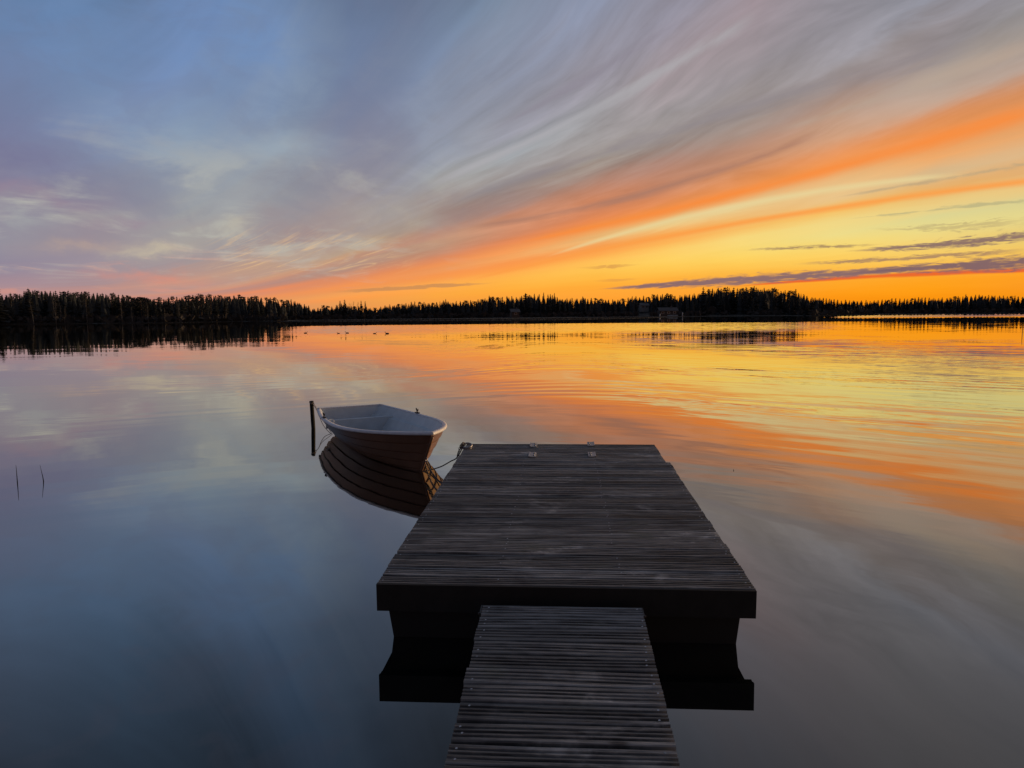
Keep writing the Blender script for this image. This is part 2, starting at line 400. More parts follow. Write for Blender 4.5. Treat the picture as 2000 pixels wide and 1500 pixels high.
class MB:
    """collects faces for one mesh"""
    def __init__(self):
        self.v = []; self.f = []; self.mi = []; self.sm = []

    def face(self, idx, mi=0, smooth=False):
        self.f.append(tuple(idx)); self.mi.append(mi); self.sm.append(smooth)

    def verts(self, pts):
        b = len(self.v)
        self.v.extend([tuple(p) for p in pts])
        return b

    def grid(self, rows, mi=0, smooth=True, close=False, flip=False):
        """rows: list of equally long lists of points"""
        n = len(rows[0])
        b = self.verts([p for r_ in rows for p in r_])
        for i in range(len(rows) - 1):
            for j in range(n if close else n - 1):
                k = (j + 1) % n
                q = (b + i * n + j, b + i * n + k, b + (i + 1) * n + k, b + (i + 1) * n + j)
                self.face(q[::-1] if flip else q, mi, smooth)
        return b

    def box(self, lo, hi, mi=0, taper=0.0):
        x0, y0, z0 = lo; x1, y1, z1 = hi
        t = taper
        b = self.verts([(x0 + t, y0 + t, z0), (x1 - t, y0 + t, z0), (x1 - t, y1 - t, z0), (x0 + t, y1 - t, z0),
                        (x0, y0, z1), (x1, y0, z1), (x1, y1, z1), (x0, y1, z1)])
        for q in ((0, 3, 2, 1), (4, 5, 6, 7), (0, 1, 5, 4), (1, 2, 6, 5), (2, 3, 7, 6), (3, 0, 4, 7)):
            self.face([b + i for i in q], mi)

    def tube(self, path, rad, n=8, mi=0, cap=True, smooth=True):
        path = [Vector(p) for p in path]
        rows = []
        ref = Vector((0.13, .31, .94)).normalized()
        for i, p in enumerate(path):
            t = (path[min(i + 1, len(path) - 1)] - path[max(i - 1, 0)]).normalized()
            a = t.cross(ref)
            if a.length < 1e-3:
                a = t.cross(Vector((1, 0, 0)))
            a.normalize()
            b = t.cross(a)
            rr = rad[i] if isinstance(rad, (list, tuple)) else rad
            rows.append([p + (a * math.cos(2 * math.pi * k / n) + b * math.sin(2 * math.pi * k / n)) * rr for k in range(n)])
        base = self.grid(rows, mi, smooth, close=True)
        if cap:
            self.face([base + k for k in range(n)][::-1], mi)
            e = base + (len(rows) - 1) * n
            self.face([e + k for k in range(n)], mi)

    def torus(self, M, R1, r2, n=14, k=6, mi=0, squash=1.0):
        rows = []
        for i in range(n):
            a = 2 * math.pi * i / n
            c = Vector((math.cos(a) * R1 * squash, math.sin(a) * R1, 0))
            d = Vector((math.cos(a), math.sin(a), 0))
            rows.append([M @ (c + d * r2 * math.cos(2 * math.pi * j / k) + Vector((0, 0, r2 * math.sin(2 * math.pi * j / k)))) for j in range(k)])
        rows.append(rows[0])
        self.grid(rows, mi, True, close=True)

    def mesh(self, name):
        me = bpy.data.meshes.new(name)
        me.from_pydata(self.v, [], self.f)
        me.polygons.foreach_set('material_index', self.mi)
        me.polygons.foreach_set('use_smooth', self.sm)
        me.update()
        return me

    def build(self, name, mats, parent=None):
        if not isinstance(mats, (list, tuple)):
            mats = [mats]
        return link(name, self.mesh(name), parent, mats)


def material(name):
    m = bpy.data.materials.new(name)
    m.use_nodes = True
    nt = m.node_tree
    nt.nodes.clear()
    n = Nodes(nt)
    out = n.new('ShaderNodeOutputMaterial')
    p = n.new('ShaderNodeBsdfPrincipled')
    nt.links.new(p.outputs[0], out.inputs[0])
    return m, n, p


def simple(name, c, rough=.6, metal=0.0, var=.0, scale=20.0, bump=0.0, coat=0.0, stretch=(1, 1, 1)):
    m, n, p = material(name)
    p.inputs['Roughness'].default_value = rough
    p.inputs['Metallic'].default_value = metal
    p.inputs['Coat Weight'].default_value = coat
    if var or bump:
        tc = n.new('ShaderNodeTexCoord').outputs['Object']
        mp = n.new('ShaderNodeMapping')
        n.put(mp.inputs[0], tc)
        mp.inputs['Scale'].default_value = stretch
        nz = n.noise(mp.outputs[0], scale, 5, .6)
        lo = tuple(max(0, x * (1 - var)) for x in c[:3]) + (1,)
        hi = tuple(min(1, x * (1 + var)) for x in c[:3]) + (1,)
        n.put(p.inputs['Base Color'], n.mix(n.smooth(nz, .3, .7), lo, hi))
        if bump:
            bp = n.new('ShaderNodeBump')
            bp.inputs['Strength'].default_value = 1.0
            bp.inputs['Distance'].default_value = bump
            n.put(bp.inputs['Height'], nz)
            n.put(p.inputs['Normal'], bp.outputs[0])
    else:
        p.inputs['Base Color'].default_value = tuple(c[:3]) + (1,)
    return m


# ------------------------------------------------------------------ lake
def water_material():
    m, n, p = material('lake water')
    geo = n.new('ShaderNodeNewGeometry').outputs['Position']
    x, y, z = n.xyz(geo)
    # crests run a little towards the viewer on the right-hand side
    warp = n.noise(n.vec(n.mul(x, .05), n.mul(y, .05), 0), 1.0, 2, .5)
    ang = n.smooth(x, -8, 3, -.22, .70)
    ca = n.m('COSINE', ang); sa = n.m('SINE', ang)
    uu = n.sub(n.mul(x, ca), n.mul(y, sa))
    vv = n.add(n.mul(x, sa), n.mul(y, ca))
    vv = n.mad(warp, 2.0, vv)
    dist = n.m('SQRT', n.add(n.mul(x, x), n.mul(y, y)))
    # patches of ripple
    patch = n.noise(n.vec(n.mul(uu, .06), n.mul(vv, .16), 2.0), 1.0, 3, .55)
    pm = n.smooth(patch, .40, .66, .22, 1.25)
    side = n.smooth(n.add(x, n.mul(y, .12)), -1.5, 4.5, .30, 1.0)
    near = n.smooth(dist, 3.8, 9.5, .14, 1.0)
    far_fade = n.mul(n.smooth(dist, 22, 60, 1.0, .30), n.smooth(dist, 110, 140, 1.0, .12))
    a1 = n.mul(n.mul(pm, side), n.mul(near, far_fade))
    w1 = n.noise(n.vec(n.mul(uu, .30), n.mul(vv, 1.35), 0.0), 1.0, 2, .45, .3)
    w2 = n.noise(n.vec(n.mul(uu, .8), n.mul(vv, 4.4), 5.0), 1.0, 3, .55, .3)
    w0 = n.noise(n.vec(n.mul(x, .22), n.mul(y, .42), 8.0), 1.0, 2, .5)
    sy = n.mul(n.mul(n.sub(w1, .5), a1), .060)
    sy = n.mad(n.mul(n.sub(w2, .5), a1), .052, sy)
    # a regular little wave train running in from the right
    ph = n.mad(n.noise(n.vec(n.mul(uu, .16), n.mul(vv, .16), 4.0), 1.0, 3, .55), 11.0, n.mul(vv, 9.2))
    trn = n.mul(n.m('SINE', ph), n.smooth(n.noise(n.vec(n.mul(uu, .22), n.mul(vv, .30), 6.0), 1.0, 2, .5), .38, .66))
    sy = n.mad(n.mul(trn, a1), .017, sy)
    w3 = n.noise(n.vec(n.mul(uu, 2.6), n.mul(vv, 11.0), 15.0), 1.0, 2, .5)
    sy = n.mad(n.mul(n.sub(w3, .5), a1), .040, sy)
    sy = n.mad(n.mul(n.sub(w0, .5), n.mul(n.smooth(dist, 5, 14, .15, 1.0), .013)), 1.0, sy)
    # wind-ruffled band on the open lake, and another thin one under the far right shore
    wig = n.noise(n.vec(n.mul(x, .025), n.mul(y, .01), 1.0), 1.0, 2, .5)
    yy = n.mad(n.sub(wig, .5), 14.0, dist)
    band = n.mul(n.smooth(yy, 54, 82), n.smooth(yy, 136, 124))
    azw = n.m('ARCTAN2', x, y)
    band = n.mul(band, n.mul(n.smooth(azw, -.36, -.22), n.smooth(azw, .52, .30)))
    band2 = n.mul(n.smooth(dist, 135, 245), n.smooth(azw, .36, .44))
    rnd = n.noise(n.vec(n.mul(x, 1.1), n.mul(y, 2.3), 0.0), 1.0, 3, .6, color=True)
    rx, ry, rz = n.xyz(rnd)
    micro = n.add(n.mul(band, .085), n.mul(band2, .022))
    micro = n.add(micro, n.mul(n.smooth(dist, 20, 60, .0, .006), n.smooth(dist, 112, 140, 1.0, .35)))
    sy = n.mad(n.sub(ry, .5), micro, sy)
    # in a ruffled band the facets one sees lean towards the viewer
    sy = n.mad(band, -.020, sy)
    sy = n.mad(n.mul(band2, band2), -.027, sy)
    sx = n.mul(n.mul(n.sub(w1, .5), a1), .010)
    sx = n.mad(n.sub(rx, .5), n.mul(micro, .35), sx)
    nn = n.new('ShaderNodeVectorMath', operation='NORMALIZE')
    n.put(nn.inputs[0], n.vec(sx, sy, 1.0))
    bed = n.noise(n.vec(x, y, 0.0), 1.6, 6, .65, .4)
    # mirror over dark water, the mirror growing towards grazing view
    m.node_tree.nodes.remove(p)
    dif = n.new('ShaderNodeBsdfDiffuse')
    n.put(dif.inputs['Color'], n.mix(n.smooth(bed, .35, .7), (.0025, .0035, .004, 1), (.007, .009, .009, 1)))
    glo = n.new('ShaderNodeBsdfGlossy')
    glo.inputs['Color'].default_value = (1, .975, .90, 1)
    glo.inputs['Roughness'].default_value = .012
    n.put(glo.inputs['Normal'], nn.outputs[0])
    lw = n.new('ShaderNodeLayerWeight')
    lw.inputs['Blend'].default_value = .5
    n.put(lw.inputs['Normal'], nn.outputs[0])
    fr = n.mad(n.m('POWER', lw.outputs['Facing'], 2.25), .98, .012)
    ms = n.new('ShaderNodeMixShader')
    n.put(ms.inputs[0], fr)
    n.put(ms.inputs[1], dif.outputs[0])
    n.put(ms.inputs[2], glo.outputs[0])
    out = [q for q in m.node_tree.nodes if q.type == 'OUTPUT_MATERIAL'][0]
    m.node_tree.links.new(ms.outputs[0], out.inputs[0])
    return m


M_WATER = water_material()
mb = MB()
ringsd = [0, 8, 20, 50, 120, 260, 520, 900]
rows = []
for d in ringsd[1:]:
    rows.append([(d * math.sin(a), d * math.cos(a), 0) for a in [2 * math.pi * k / 72 for k in range(72)]])
b0 = mb.grid(rows, 0, True, close=True, flip=False)
c0 = mb.verts([(0, 0, 0)])
for k in range(72):
    mb.face((c0, b0 + (k + 1) % 72, b0 + k), 0, True)
water = mb.build('water', M_WATER)
_bm = bmesh.new(); _bm.from_mesh(water.data); bmesh.ops.recalc_face_normals(_bm, faces=_bm.faces)
if sum(f.normal.z for f in _bm.faces) < 0:
    bmesh.ops.reverse_faces(_bm, faces=_bm.faces)
_bm.to_mesh(water.data); _bm.free()
tag(water, 'calm lake mirroring the sunset, faint ripples on the right', 'lake', kind='structure')

# ------------------------------------------------------------------ far shores: distance of the waterline by photo column
SHORE = [(-1600, 150), (-700, 230), (-300, 290), (0, 292), (180, 275), (350, 258), (480, 300), (560, 262), (640, 246), (760, 238), (900, 226), (1000, 216),
         (1120, 222), (1250, 255), (1330, 335), (1420, 365), (1540, 345), (1590, 300), (1640, 330), (1720, 400), (1800, 430), (2000, 440), (2300, 430), (2800, 330), (3600, 200)]


def az_of(px):
    d = ray(px, 614.5 - (px - 1000) * ROLL)
    return math.atan2(d.x, d.y)


_SA = [az_of(p) for p, _ in SHORE]
_SD = [d for _, d in SHORE]


def shore(a):
    if a < _SA[0] or a > _SA[-1]:
        t = (abs(a) - abs(_SA[0] if a < 0 else _SA[-1])) / (math.pi - abs(_SA[0] if a < 0 else _SA[-1]))
        d0 = _SD[0] if a < 0 else _SD[-1]
        return d0 * (1 - t) ** 2 + 3.2 * (1 - (1 - t) ** 2)
    return float(np.interp(a, _SA, _SD))


HILLS = [(at_y(1257, 605, 410).x, 410.0, 3.4, 30.0), (at_y(1430, 612, 440).x, 440.0, 1.4, 60.0)]


def ground_z(x, y):
    d = math.hypot(x, y); a = math.atan2(x, y)
    s = shore(a)
    k = d - s
    z = -.25 + .42 * min(max((k + 1) / 5, 0), 1) + .5 * min(max((k - 100) / 60, 0), 1) + 2.0 * min(max((k - 120) / 400, 0), 1)
    for hx, hy, hz, hr in HILLS:
        z += hz * math.exp(-((x - hx) ** 2 + (y - hy) ** 2) / hr ** 2)
    return z


mb = MB()
rows = []
NA = 360
offs = [-2, 0, 1.5, 4, 12, 30, 60, 110, 200, 460, 1500, 9000]
angs = [-math.pi + 2 * math.pi * k / NA for k in range(NA)]
for o_ in offs:
    row = []
    for a in angs:
        d = max(shore(a) + o_ + (random.uniform(-.4, .4) if abs(o_) < 3 and shore(a) > 20 else 0), .6)
        x, y = d * math.sin(a), d * math.cos(a)
        row.append((x, y, ground_z(x, y) - (.4 if o_ == -2 else 0)))
    rows.append(row)
mb.grid(rows, 0, True, close=True, flip=True)
M_GROUND = simple('forest floor', (.018, .018, .013), .95, var=.4, scale=.3)
ground = mb.build('ground', M_GROUND)
tag(ground, 'dark ground of the wooded shores around the lake', 'ground', kind='structure')

# ------------------------------------------------------------------ materials of the woods
def foliage(name, c, var=.5):
    m, n, p = material(name)
    oi = n.new('ShaderNodeObjectInfo').outputs['Random']
    tc = n.new('ShaderNodeTexCoord').outputs['Object']
    nz = n.noise(tc, .9, 3, .6)
    f = n.add(n.mul(oi, .6), n.mul(nz, .5))
    lo = tuple(x * (1 - var) for x in c) + (1,)
    hi = tuple(x * (1 + var) for x in c) + (1,)
    n.put(p.inputs['Base Color'], n.mix(f, lo, hi))
    p.inputs['Roughness'].default_value = .8
    p.inputs['Specular IOR Level'].default_value = .1
    return m


M_SPRUCE = foliage('spruce needles', (.034, .040, .042))
M_PINE = foliage('pine needles', (.038, .043, .040))
M_BIRCH = foliage('budding birch twigs', (.075, .070, .056), .35)
M_BARE = foliage('bare twigs', (.045, .042, .040), .3)
M_BARK = simple('dark bark', (.035, .028, .022), .9)
M_PINEBARK = simple('pine bark', (.07, .042, .026), .9)
M_WHITEBARK = simple('white birch bark', (.17, .165, .16), .8, var=.6, scale=3.0)


# ------------------------------------------------------------------ tree meshes, all one unit tall with the foot at the origin
def spruce_mesh(seed, width=.15, whorls=17, start=.10):
    rd = random.Random(seed)
    cr = MB()
    for w in range(whorls):
        t = start + (1 - start) * (w / whorls) ** .92
        rad = width * (1 - t) ** .66 * rd.uniform(.80, 1.15) + .008
        nb = 9 if t < .75 else 6
        a0 = rd.uniform(0, 6.28)
        for k in range(nb):
            a = a0 + 6.283 * k / nb + rd.uniform(-.3, .3)
            L = rad * rd.uniform(.6, 1.18)
            dx_, dy_ = math.cos(a), math.sin(a)
            px_, py_ = -dy_, dx_
            wd = L * rd.uniform(.34, .5) + .004
            dz_ = -L * rd.uniform(.25, .6)
            th = .030 * rd.uniform(.7, 1.4)
            b = cr.verts([(0, 0, t + th * .4), (dx_ * L * .55 + px_ * wd, dy_ * L * .55 + py_ * wd, t + dz_ * .5),
                          (dx_ * L, dy_ * L, t + dz_), (dx_ * L * .55 - px_ * wd, dy_ * L * .55 - py_ * wd, t + dz_ * .5),
                          (dx_ * L * .5, dy_ * L * .5, t + dz_ * .5 - th)])
            cr.face((b, b + 1, b + 2)); cr.face((b, b + 2, b + 3)); cr.face((b + 1, b + 4, b + 2)); cr.face((b + 2, b + 4, b + 3)); cr.face((b, b + 4, b + 1)); cr.face((b, b + 3, b + 4))
    b = cr.verts([(.006, 0, .95), (-.003, .005, .95), (-.003, -.005, .95), (0, 0, 1.0)])
    for q in ((0, 1, 3), (1, 2, 3), (2, 0, 3)):
        cr.face([b + i for i in q])
    tr = MB()
    tr.tube([(0, 0, -.02), (0, 0, .4), (0, 0, .96)], [.012, .008, .001], 5)
    return cr.mesh('spruce_crown'), tr.mesh('spruce_trunk')


def clump(cr, rd, c, s, n, leaf):
    for _ in range(n):
        d = Vector((rd.gauss(0, 1), rd.gauss(0, 1), rd.gauss(0, .75)))
        d = d.normalized() * (rd.random() ** .45)
        p = c + Vector((d.x * s, d.y * s, d.z * s * .75))
        a = Vector((rd.gauss(0, 1), rd.gauss(0, 1), rd.gauss(0, 1))).normalized()
        b_ = a.cross(Vector((rd.gauss(0, 1), rd.gauss(0, 1), rd.gauss(0, 1)))).normalized()
        l = leaf * rd.uniform(.6, 1.4)
        i = cr.verts([p - a * l, p + b_ * l * .6, p + a * l, p - b_ * l * .6])
        cr.face((i, i + 1, i + 2, i + 3))


def pine_mesh(seed):
    rd = random.Random(seed)
    cr = MB(); tr = MB()
    bend = rd.uniform(-.02, .02)
    tr.tube([(0, 0, -.02), (bend, 0, .4), (bend * .5, .01, .75), (0, 0, .97)], [.014, .011, .007, .002], 5)
    for k in range(15):
        t = .36 + .58 * (k / 14) + rd.uniform(-.02, .02)
        rad = .13 * math.sin(math.pi * min(1, max(.05, (1.06 - t) / .74))) ** .6 * rd.uniform(.3, 1.0)
        a = rd.uniform(0, 6.28)
        c = Vector((math.cos(a) * rad, math.sin(a) * rad, t))
        tr.tube([(bend * .5, 0, t - .03), tuple(c)], [.004, .0015], 3, cap=False)
        clump(cr, rd, c, rd.uniform(.055, .085), 40, .017)
    clump(cr, rd, Vector((0, 0, .955)), .045, 34, .014); clump(cr, rd, Vector((.01, 0, .88)), .075, 44, .016)
    return cr.mesh('pine_crown'), tr.mesh('pine_trunk')


def birch_mesh(seed, fork=False, lean=0.0, dens=1.0, bare=False):
    rd = random.Random(seed)
    cr = MB(); tr = MB()
    stems = [[(0, 0, -.02), (lean * .25, 0, .3), (lean * .6, .01, .62), (lean, 0, .95)]]
    if fork:
        stems.append([(lean * .2, 0, .25), (-.03 + lean * .2, .01, .45), (-.055, .02, .68), (-.06, .02, .88)])
    for st in stems:
        tr.tube(st, [.0085, .0065, .004, .001][:len(st)], 5)
    for k in range(34):
        st = stems[k % len(stems)]
        t = rd.uniform(.26, .96)
        base = Vector((lean * t * .95, 0, t)) if st is stems[0] else Vector((-.05 * t, .015, t * .93))
        a = rd.uniform(0, 6.28)
        L = .17 * (1.08 - t) ** .6 * rd.uniform(.5, 1.05)
        tip = base + Vector((math.cos(a) * L * .7, math.sin(a) * L * .7, L * rd.uniform(.3, .9)))
        cr.tube([tuple(base), tuple(base.lerp(tip, .5) + Vector((0, 0, .01))), tuple(tip)], [.0032, .002, .0008], 3, cap=False)
        for q in range(3):
            p0 = base.lerp(tip, rd.uniform(.35, 1))
            p1 = p0 + Vector((rd.gauss(0, .03), rd.gauss(0, .03), rd.uniform(-.05, .04)))
            cr.tube([tuple(p0), tuple(p1)], [.0014, .0006], 3, cap=False)
        if not bare:
            clump(cr, rd, base.lerp(tip, .8), .045, int(12 * dens), .008)
    return cr.mesh('birch_crown'), tr.mesh('birch_trunk')


def broad_mesh(seed):
    rd = random.Random(seed)
    cr = MB(); tr = MB()
    tr.tube([(0, 0, -.03), (.01, 0, .25), (0, 0, .55)], [.035, .026, .012], 6)
    for k in range(26):
        a = rd.uniform(0, 6.28); ph = rd.uniform(-.1, 1.4)
        rr = .33 * rd.uniform(.6, 1.0)
        c = Vector((math.cos(a) * math.cos(ph) * rr * 1.15, math.sin(a) * math.cos(ph) * rr, .58 + math.sin(ph) * rr))
        tr.tube([(0, 0, .3), tuple(c * .6 + Vector((0, 0, .18))), tuple(c)], [.012, .006, .002], 4, cap=False)
        clump(cr, rd, c, rd.uniform(.09, .13), 46, .02)
    return cr.mesh('broad_crown'), tr.mesh('broad_trunk')


KINDS = {}


def add_kind(kind, meshes, mats):
    for c, t in meshes:
        c.materials.append(mats[0]); t.materials.append(mats[1])
    KINDS[kind] = meshes


add_kind('spruce', [spruce_mesh(1, .15), spruce_mesh(2, .125, 19), spruce_mesh(3, .17, 15, .06), spruce_mesh(4, .11, 18, .14), spruce_mesh(5, .14, 16)], (M_SPRUCE, M_BARK))
add_kind('pine', [pine_mesh(11), pine_mesh(12), pine_mesh(13)], (M_PINE, M_PINEBARK))
add_kind('birch', [birch_mesh(21), birch_mesh(22, lean=.06), birch_mesh(23, dens=.7)], (M_BIRCH, M_WHITEBARK))
add_kind('forked birch', [birch_mesh(24, True, .03, .5)], (M_BIRCH, M_WHITEBARK))
add_kind('leaning birch', [birch_mesh(25, False, -.10, .6)], (M_BIRCH, M_WHITEBARK))
add_kind('bare', [birch_mesh(31, True, .02, bare=True), birch_mesh(32, False, -.03, bare=True)], (M_BARE, M_BARK))
add_kind('broad', [broad_mesh(41)], (M_PINE, M_BARK))
NAMES = {'spruce': 'spruce_tree', 'pine': 'pine_tree', 'birch': 'birch_tree', 'forked birch': 'birch_tree', 'leaning birch': 'birch_tree', 'bare': 'bare_tree', 'broad': 'broadleaf_tree'}
N_TREES = {}


def plant(kind, px, top, dist, label, group=None, wide=1.0, idx=None):
    """a tree whose tip stands at photo point (px, top) when its foot is dist metres away"""
    meshes = KINDS[kind]
    c, t = meshes[random.randrange(len(meshes)) if idx is None else idx]
    a = az_of(px)
    X, Y = dist * math.sin(a), dist * math.cos(a)
    zt = at_y(px, top, Y).z
    zg = ground_z(X, Y)
    h = max(zt - zg, 1.5)
    if kind in ('spruce', 'pine'):
        wide = wide * min(1.9, max(1.0, (12.5 / h) ** .7))
    e = empty(NAMES[kind], (X, Y, zg), random.uniform(0, 6.28) if kind not in ('forked birch', 'leaning birch') else 0.0)
    e.scale = (h * wide, h * wide, h)
    tag(e, label, NAMES[kind].replace('_', ' ').replace('broadleaf tree', 'tree'), group)
    for nm, me in (('crown', c), ('trunk', t)):
        o = bpy.data.objects.new(nm, me)
        COL.objects.link(o)
        o.parent = e
    N_TREES[kind] = N_TREES.get(kind, 0) + 1
    return e


SKYLINE = [(-60, 570), (-20, 566), (8, 575), (25, 572), (45, 573), (58, 562), (68, 566), (95, 566), (110, 567), (125, 568), (138, 566), (150, 569), (165, 568), (180, 569), (200, 571), (228, 572), (240, 574), (255, 577), (290, 582), (312, 581), (345, 578), (360, 577), (390, 575), (413, 574), (428, 575), (470, 575), (490, 579), (502, 577), (512, 580), (537, 580), (545, 584), (555, 585), (570, 583), (577, 585), (590, 590), (598, 594), (610, 599), (620, 602), (632, 596), (640, 594), (650, 599), (665, 590), (680, 594), (700, 597), (720, 598), (745, 598), (757, 595), (775, 594), (797, 590), (815, 587), (832, 588), (850, 590), (868, 585), (890, 588), (910, 585), (925, 587), (940, 583), (955, 577), (975, 577), (993, 577), (1010, 577), (1027, 573), (1062, 574), (1083, 574), (1092, 581), (1110, 580), (1140, 579), (1160, 582), (1180, 582), (1205, 584), (1225, 580), (1245, 577), (1260, 578), (1284, 573), (1302, 573), (1320, 574), (1345, 573), (1360, 571), (1385, 564), (1402, 562), (1420, 561), (1445, 561), (1470, 560), (1495, 562), (1505, 562), (1525, 565), (1550, 567), (1570, 572), (1580, 579), (1600, 580), (1620, 582), (1640, 585), (1700, 586), (1720, 585), (1745, 582), (1760, 583), (1780, 580), (1830, 581), (1865, 578), (1885, 576), (1910, 575), (1945, 576), (1980, 577), (2000, 578), (2060, 576), (2200, 572)]


def skyline(x):
    return float(np.interp(x, [p for p, _ in SKYLINE], [q for _, q in SKYLINE]))


SEGS = [(-60, 600, 'left shore', .72, 'on the left shore'), (600, 930, 'far middle shore', .7, 'behind the far reeds'),
        (930, 1095, 'middle rise', .7, 'on the wooded middle rise'), (1095, 1280, 'low stretch', .75, 'by the pale hillside house'),
        (1280, 1585, 'headland', .8, 'on the headland'), (1585, 2060, 'right shore', .8, 'on the right shore')]


def seg_of(x):
    for s in SEGS:
        if x < s[1]:
            return s
    return SEGS[-1]


CABINS_PX = [(1257, 13, 402), (1005, 9, 322), (1303, 20, 345), (1392, 13, 376), (1440, 19, 380), (1537, 8, 358), (1716, 11, 416), (1886, 11, 452)]


def tree_dist(px, extra):
    base = shore(az_of(px))
    if 560 < px < 1290:
        base = max(base, 330)         # reed beds reach far out from the trees here
    d = base + extra
    for c, w, cd in CABINS_PX:
        if abs(px - c) < w and d < cd + 6:
            d = cd + 7 + .4 * extra
    return d


x = -58.0
while x < 2056:
    seg = seg_of(x)
    kind = 'pine' if random.random() < (.30 if x < 1000 else .16) else 'spruce'
    top = skyline(x) + random.choice([-1.2, -.5, 0, .3, .8, 1.6, 2.6]) * (1.0 if x < 1580 else .7)
    plant(kind, x, top, tree_dist(x, random.uniform(16, 60)),
          'dark %s crowded among the others of the skyline %s' % (kind, seg[4]), '%ss along the %s' % (kind, seg[2]),
          random.uniform(.95, 1.4))
    x += random.uniform(6.5, 10.5) * (1.0 if x < 1580 else .9)

# trees that stand out of the skyline
SPECIAL = [('spruce', 1, 560, 292, 'tall dark spruce cut by the left edge of the photo', 1.5), ('spruce', 59, 561, 310, 'tallest pointed spruce rising above the birches near the left end of the woods', 1.3),
           ('broad', 274, 575, 300, 'broad round-topped dark tree in the left woods', 1.6), ('spruce', 137, 565, 312, 'narrow spruce poking above the left woods beside the forked birch', 1.0),
           ('spruce', 665, 586, 350, 'first spruce of the cluster above the gap in the far woods', 1.1), ('spruce', 674, 584, 352, 'taller spruce of the cluster above the gap in the far woods', 1.2),
           ('spruce', 706, 586, 350, 'left spruce of the pair beside the bare trees in the far woods', .8), ('spruce', 714, 587, 356, 'right spruce of the pair beside the bare trees in the far woods', .8),
           ('bare', 684, 588, 350, 'bare leafless tree left in the gap of the far woods', 1.3), ('bare', 691, 587, 352, 'bare leafless tree in the middle of the three in the far gap', 1.3), ('bare', 699, 588, 350, 'bare leafless tree next to the spruce pair in the far woods', 1.3),
           ('spruce', 871, 583, 350, 'single spruce spike above the low far woods left of the rise', .9), ('spruce', 956, 576, 350, 'spruce at the left shoulder of the middle rise', 1.1),
           ('spruce', 1027, 571, 352, 'pointed spruce at the top of the middle rise', 1.2), ('spruce', 1062, 570, 350, 'thin spruce spike in the middle rise', .9), ('spruce', 1075, 573, 352, 'left spruce of the pair ending the middle rise', .9), ('spruce', 1083, 571, 350, 'right spruce of the pair ending the middle rise', .9),
           ('spruce', 1373, 559, 385, 'stout tall spruce at the left shoulder of the headland', 1.4), ('spruce', 1402, 560, 388, 'slim spruce just right of the stout one on the headland', .9), ('spruce', 1420, 558, 386, 'slender spire among the tallest trees of the headland', .9),
           ('bare', 1388, 565, 388, 'thin bare tree between the stout and the slim spruce of the headland', 1.2), ('spruce', 1456, 559, 384, 'spruce spire in the middle of the headland top', 1.0), ('spruce', 1472, 557, 386, 'spruce rising highest at the right half of the headland', 1.0),
           ('spruce', 1553, 563, 372, 'last tall spruce where the headland drops to the right', 1.2), ('spruce', 1885, 573, 460, 'spruce spike on the right shore skyline', .9)]
for kind, px, top, d, lab, wd in SPECIAL:
    plant(kind, px, top, d, lab, None, wd)

# pale trunks at the water's edge on the left
BIRCHES = [('leaning birch', 66, 583, 286, 'slender birch with a leaning pale trunk near the left end'), ('forked birch', 109, 581, 281, 'birch with the brightest forked white trunk on the left shore'),
           ('birch', 126, 597, 284, 'small young birch standing just right of the forked white birch'), ('birch', 24, 571, 300, 'hazy birch with a wide budding crown beside the edge spruce'),
           ('birch', 170, 580, 280, 'birch with twin grey crown midway along the left shore'), ('birch', 238, 586, 274, 'slim birch with a pale brown crown left of the round tree'),
           ('birch', 258, 598, 270, 'low birch with a thin white trunk below the round tree'), ('birch', 289, 590, 268, 'leaning-crowned birch just right of the round tree'),
           ('birch', 350, 592, 266, 'greyish budding birch above the pale sandy spot'), ('birch', 322, 600, 264, 'short birch bush at the pale sandy spot'),
           ('birch', 578, 594, 318, 'last birch before the left woods end at the reeds')]
for kind, px, top, d, lab in BIRCHES:
    plant(kind, px, top, d, lab, None, 1.25)
# lower trees in front of the rest
for k in range(46):
    px = random.choice([random.uniform(5, 600), random.uniform(1300, 1580), random.uniform(1590, 2000), random.uniform(900, 1290)])
    if any(abs(px - c) < w for c, w, _ in CABINS_PX):
        continue
    seg = seg_of(px)
    base = 630 - (px / 2000) * 16
    top = base - (base - skyline(px)) * random.uniform(.5, .8)
    kind = random.choice(['birch', 'spruce', 'spruce'])
    txt = {'birch': 'low hazy birch', 'spruce': 'low young spruce'}[kind]
    plant(kind, px, top, tree_dist(px, random.uniform(7, 15)), '%s in front of the taller trees %s' % (txt, seg[4]), 'low %s trees, %s' % (kind, seg[2]), 1.3)

# the depth of the forest behind and between: one mass
mb = MB()
for k in range(3400):
    px = random.uniform(-500, 2500)
    a = az_of(px)
    d = tree_dist(px, random.uniform(30, 150))
    X, Y = d * math.sin(a), d * math.cos(a)
    zg = ground_z(X, Y)
    top = at_y(px, skyline(px) + random.uniform(1.8, 13), Y).z if -60 < px < 2060 else zg + random.uniform(8, 15)
    h = max(top - zg, 2.0)
    rad = max(h * random.uniform(.14, .22), 1.6)
    a0 = random.uniform(0, 6.28)
    for lv in range(5):
        z0 = zg + h * (lv / 5.2); z1 = zg + h * min(1, (lv + 1.9) / 5.2)
        rr = rad * (1 - lv / 5.6)
        b = mb.verts([(X + rr * random.uniform(.75, 1.2) * math.cos(a0 + 1.0472 * q + lv), Y + rr * math.sin(a0 + 1.0472 * q + lv), z0 - random.uniform(0, .05) * h) for q in range(6)] + [(X, Y, z1)])
        for q in range(6):
            mb.face((b + q, b + (q + 1) % 6, b + 6))
forest = mb.build('forest', M_SPRUCE)
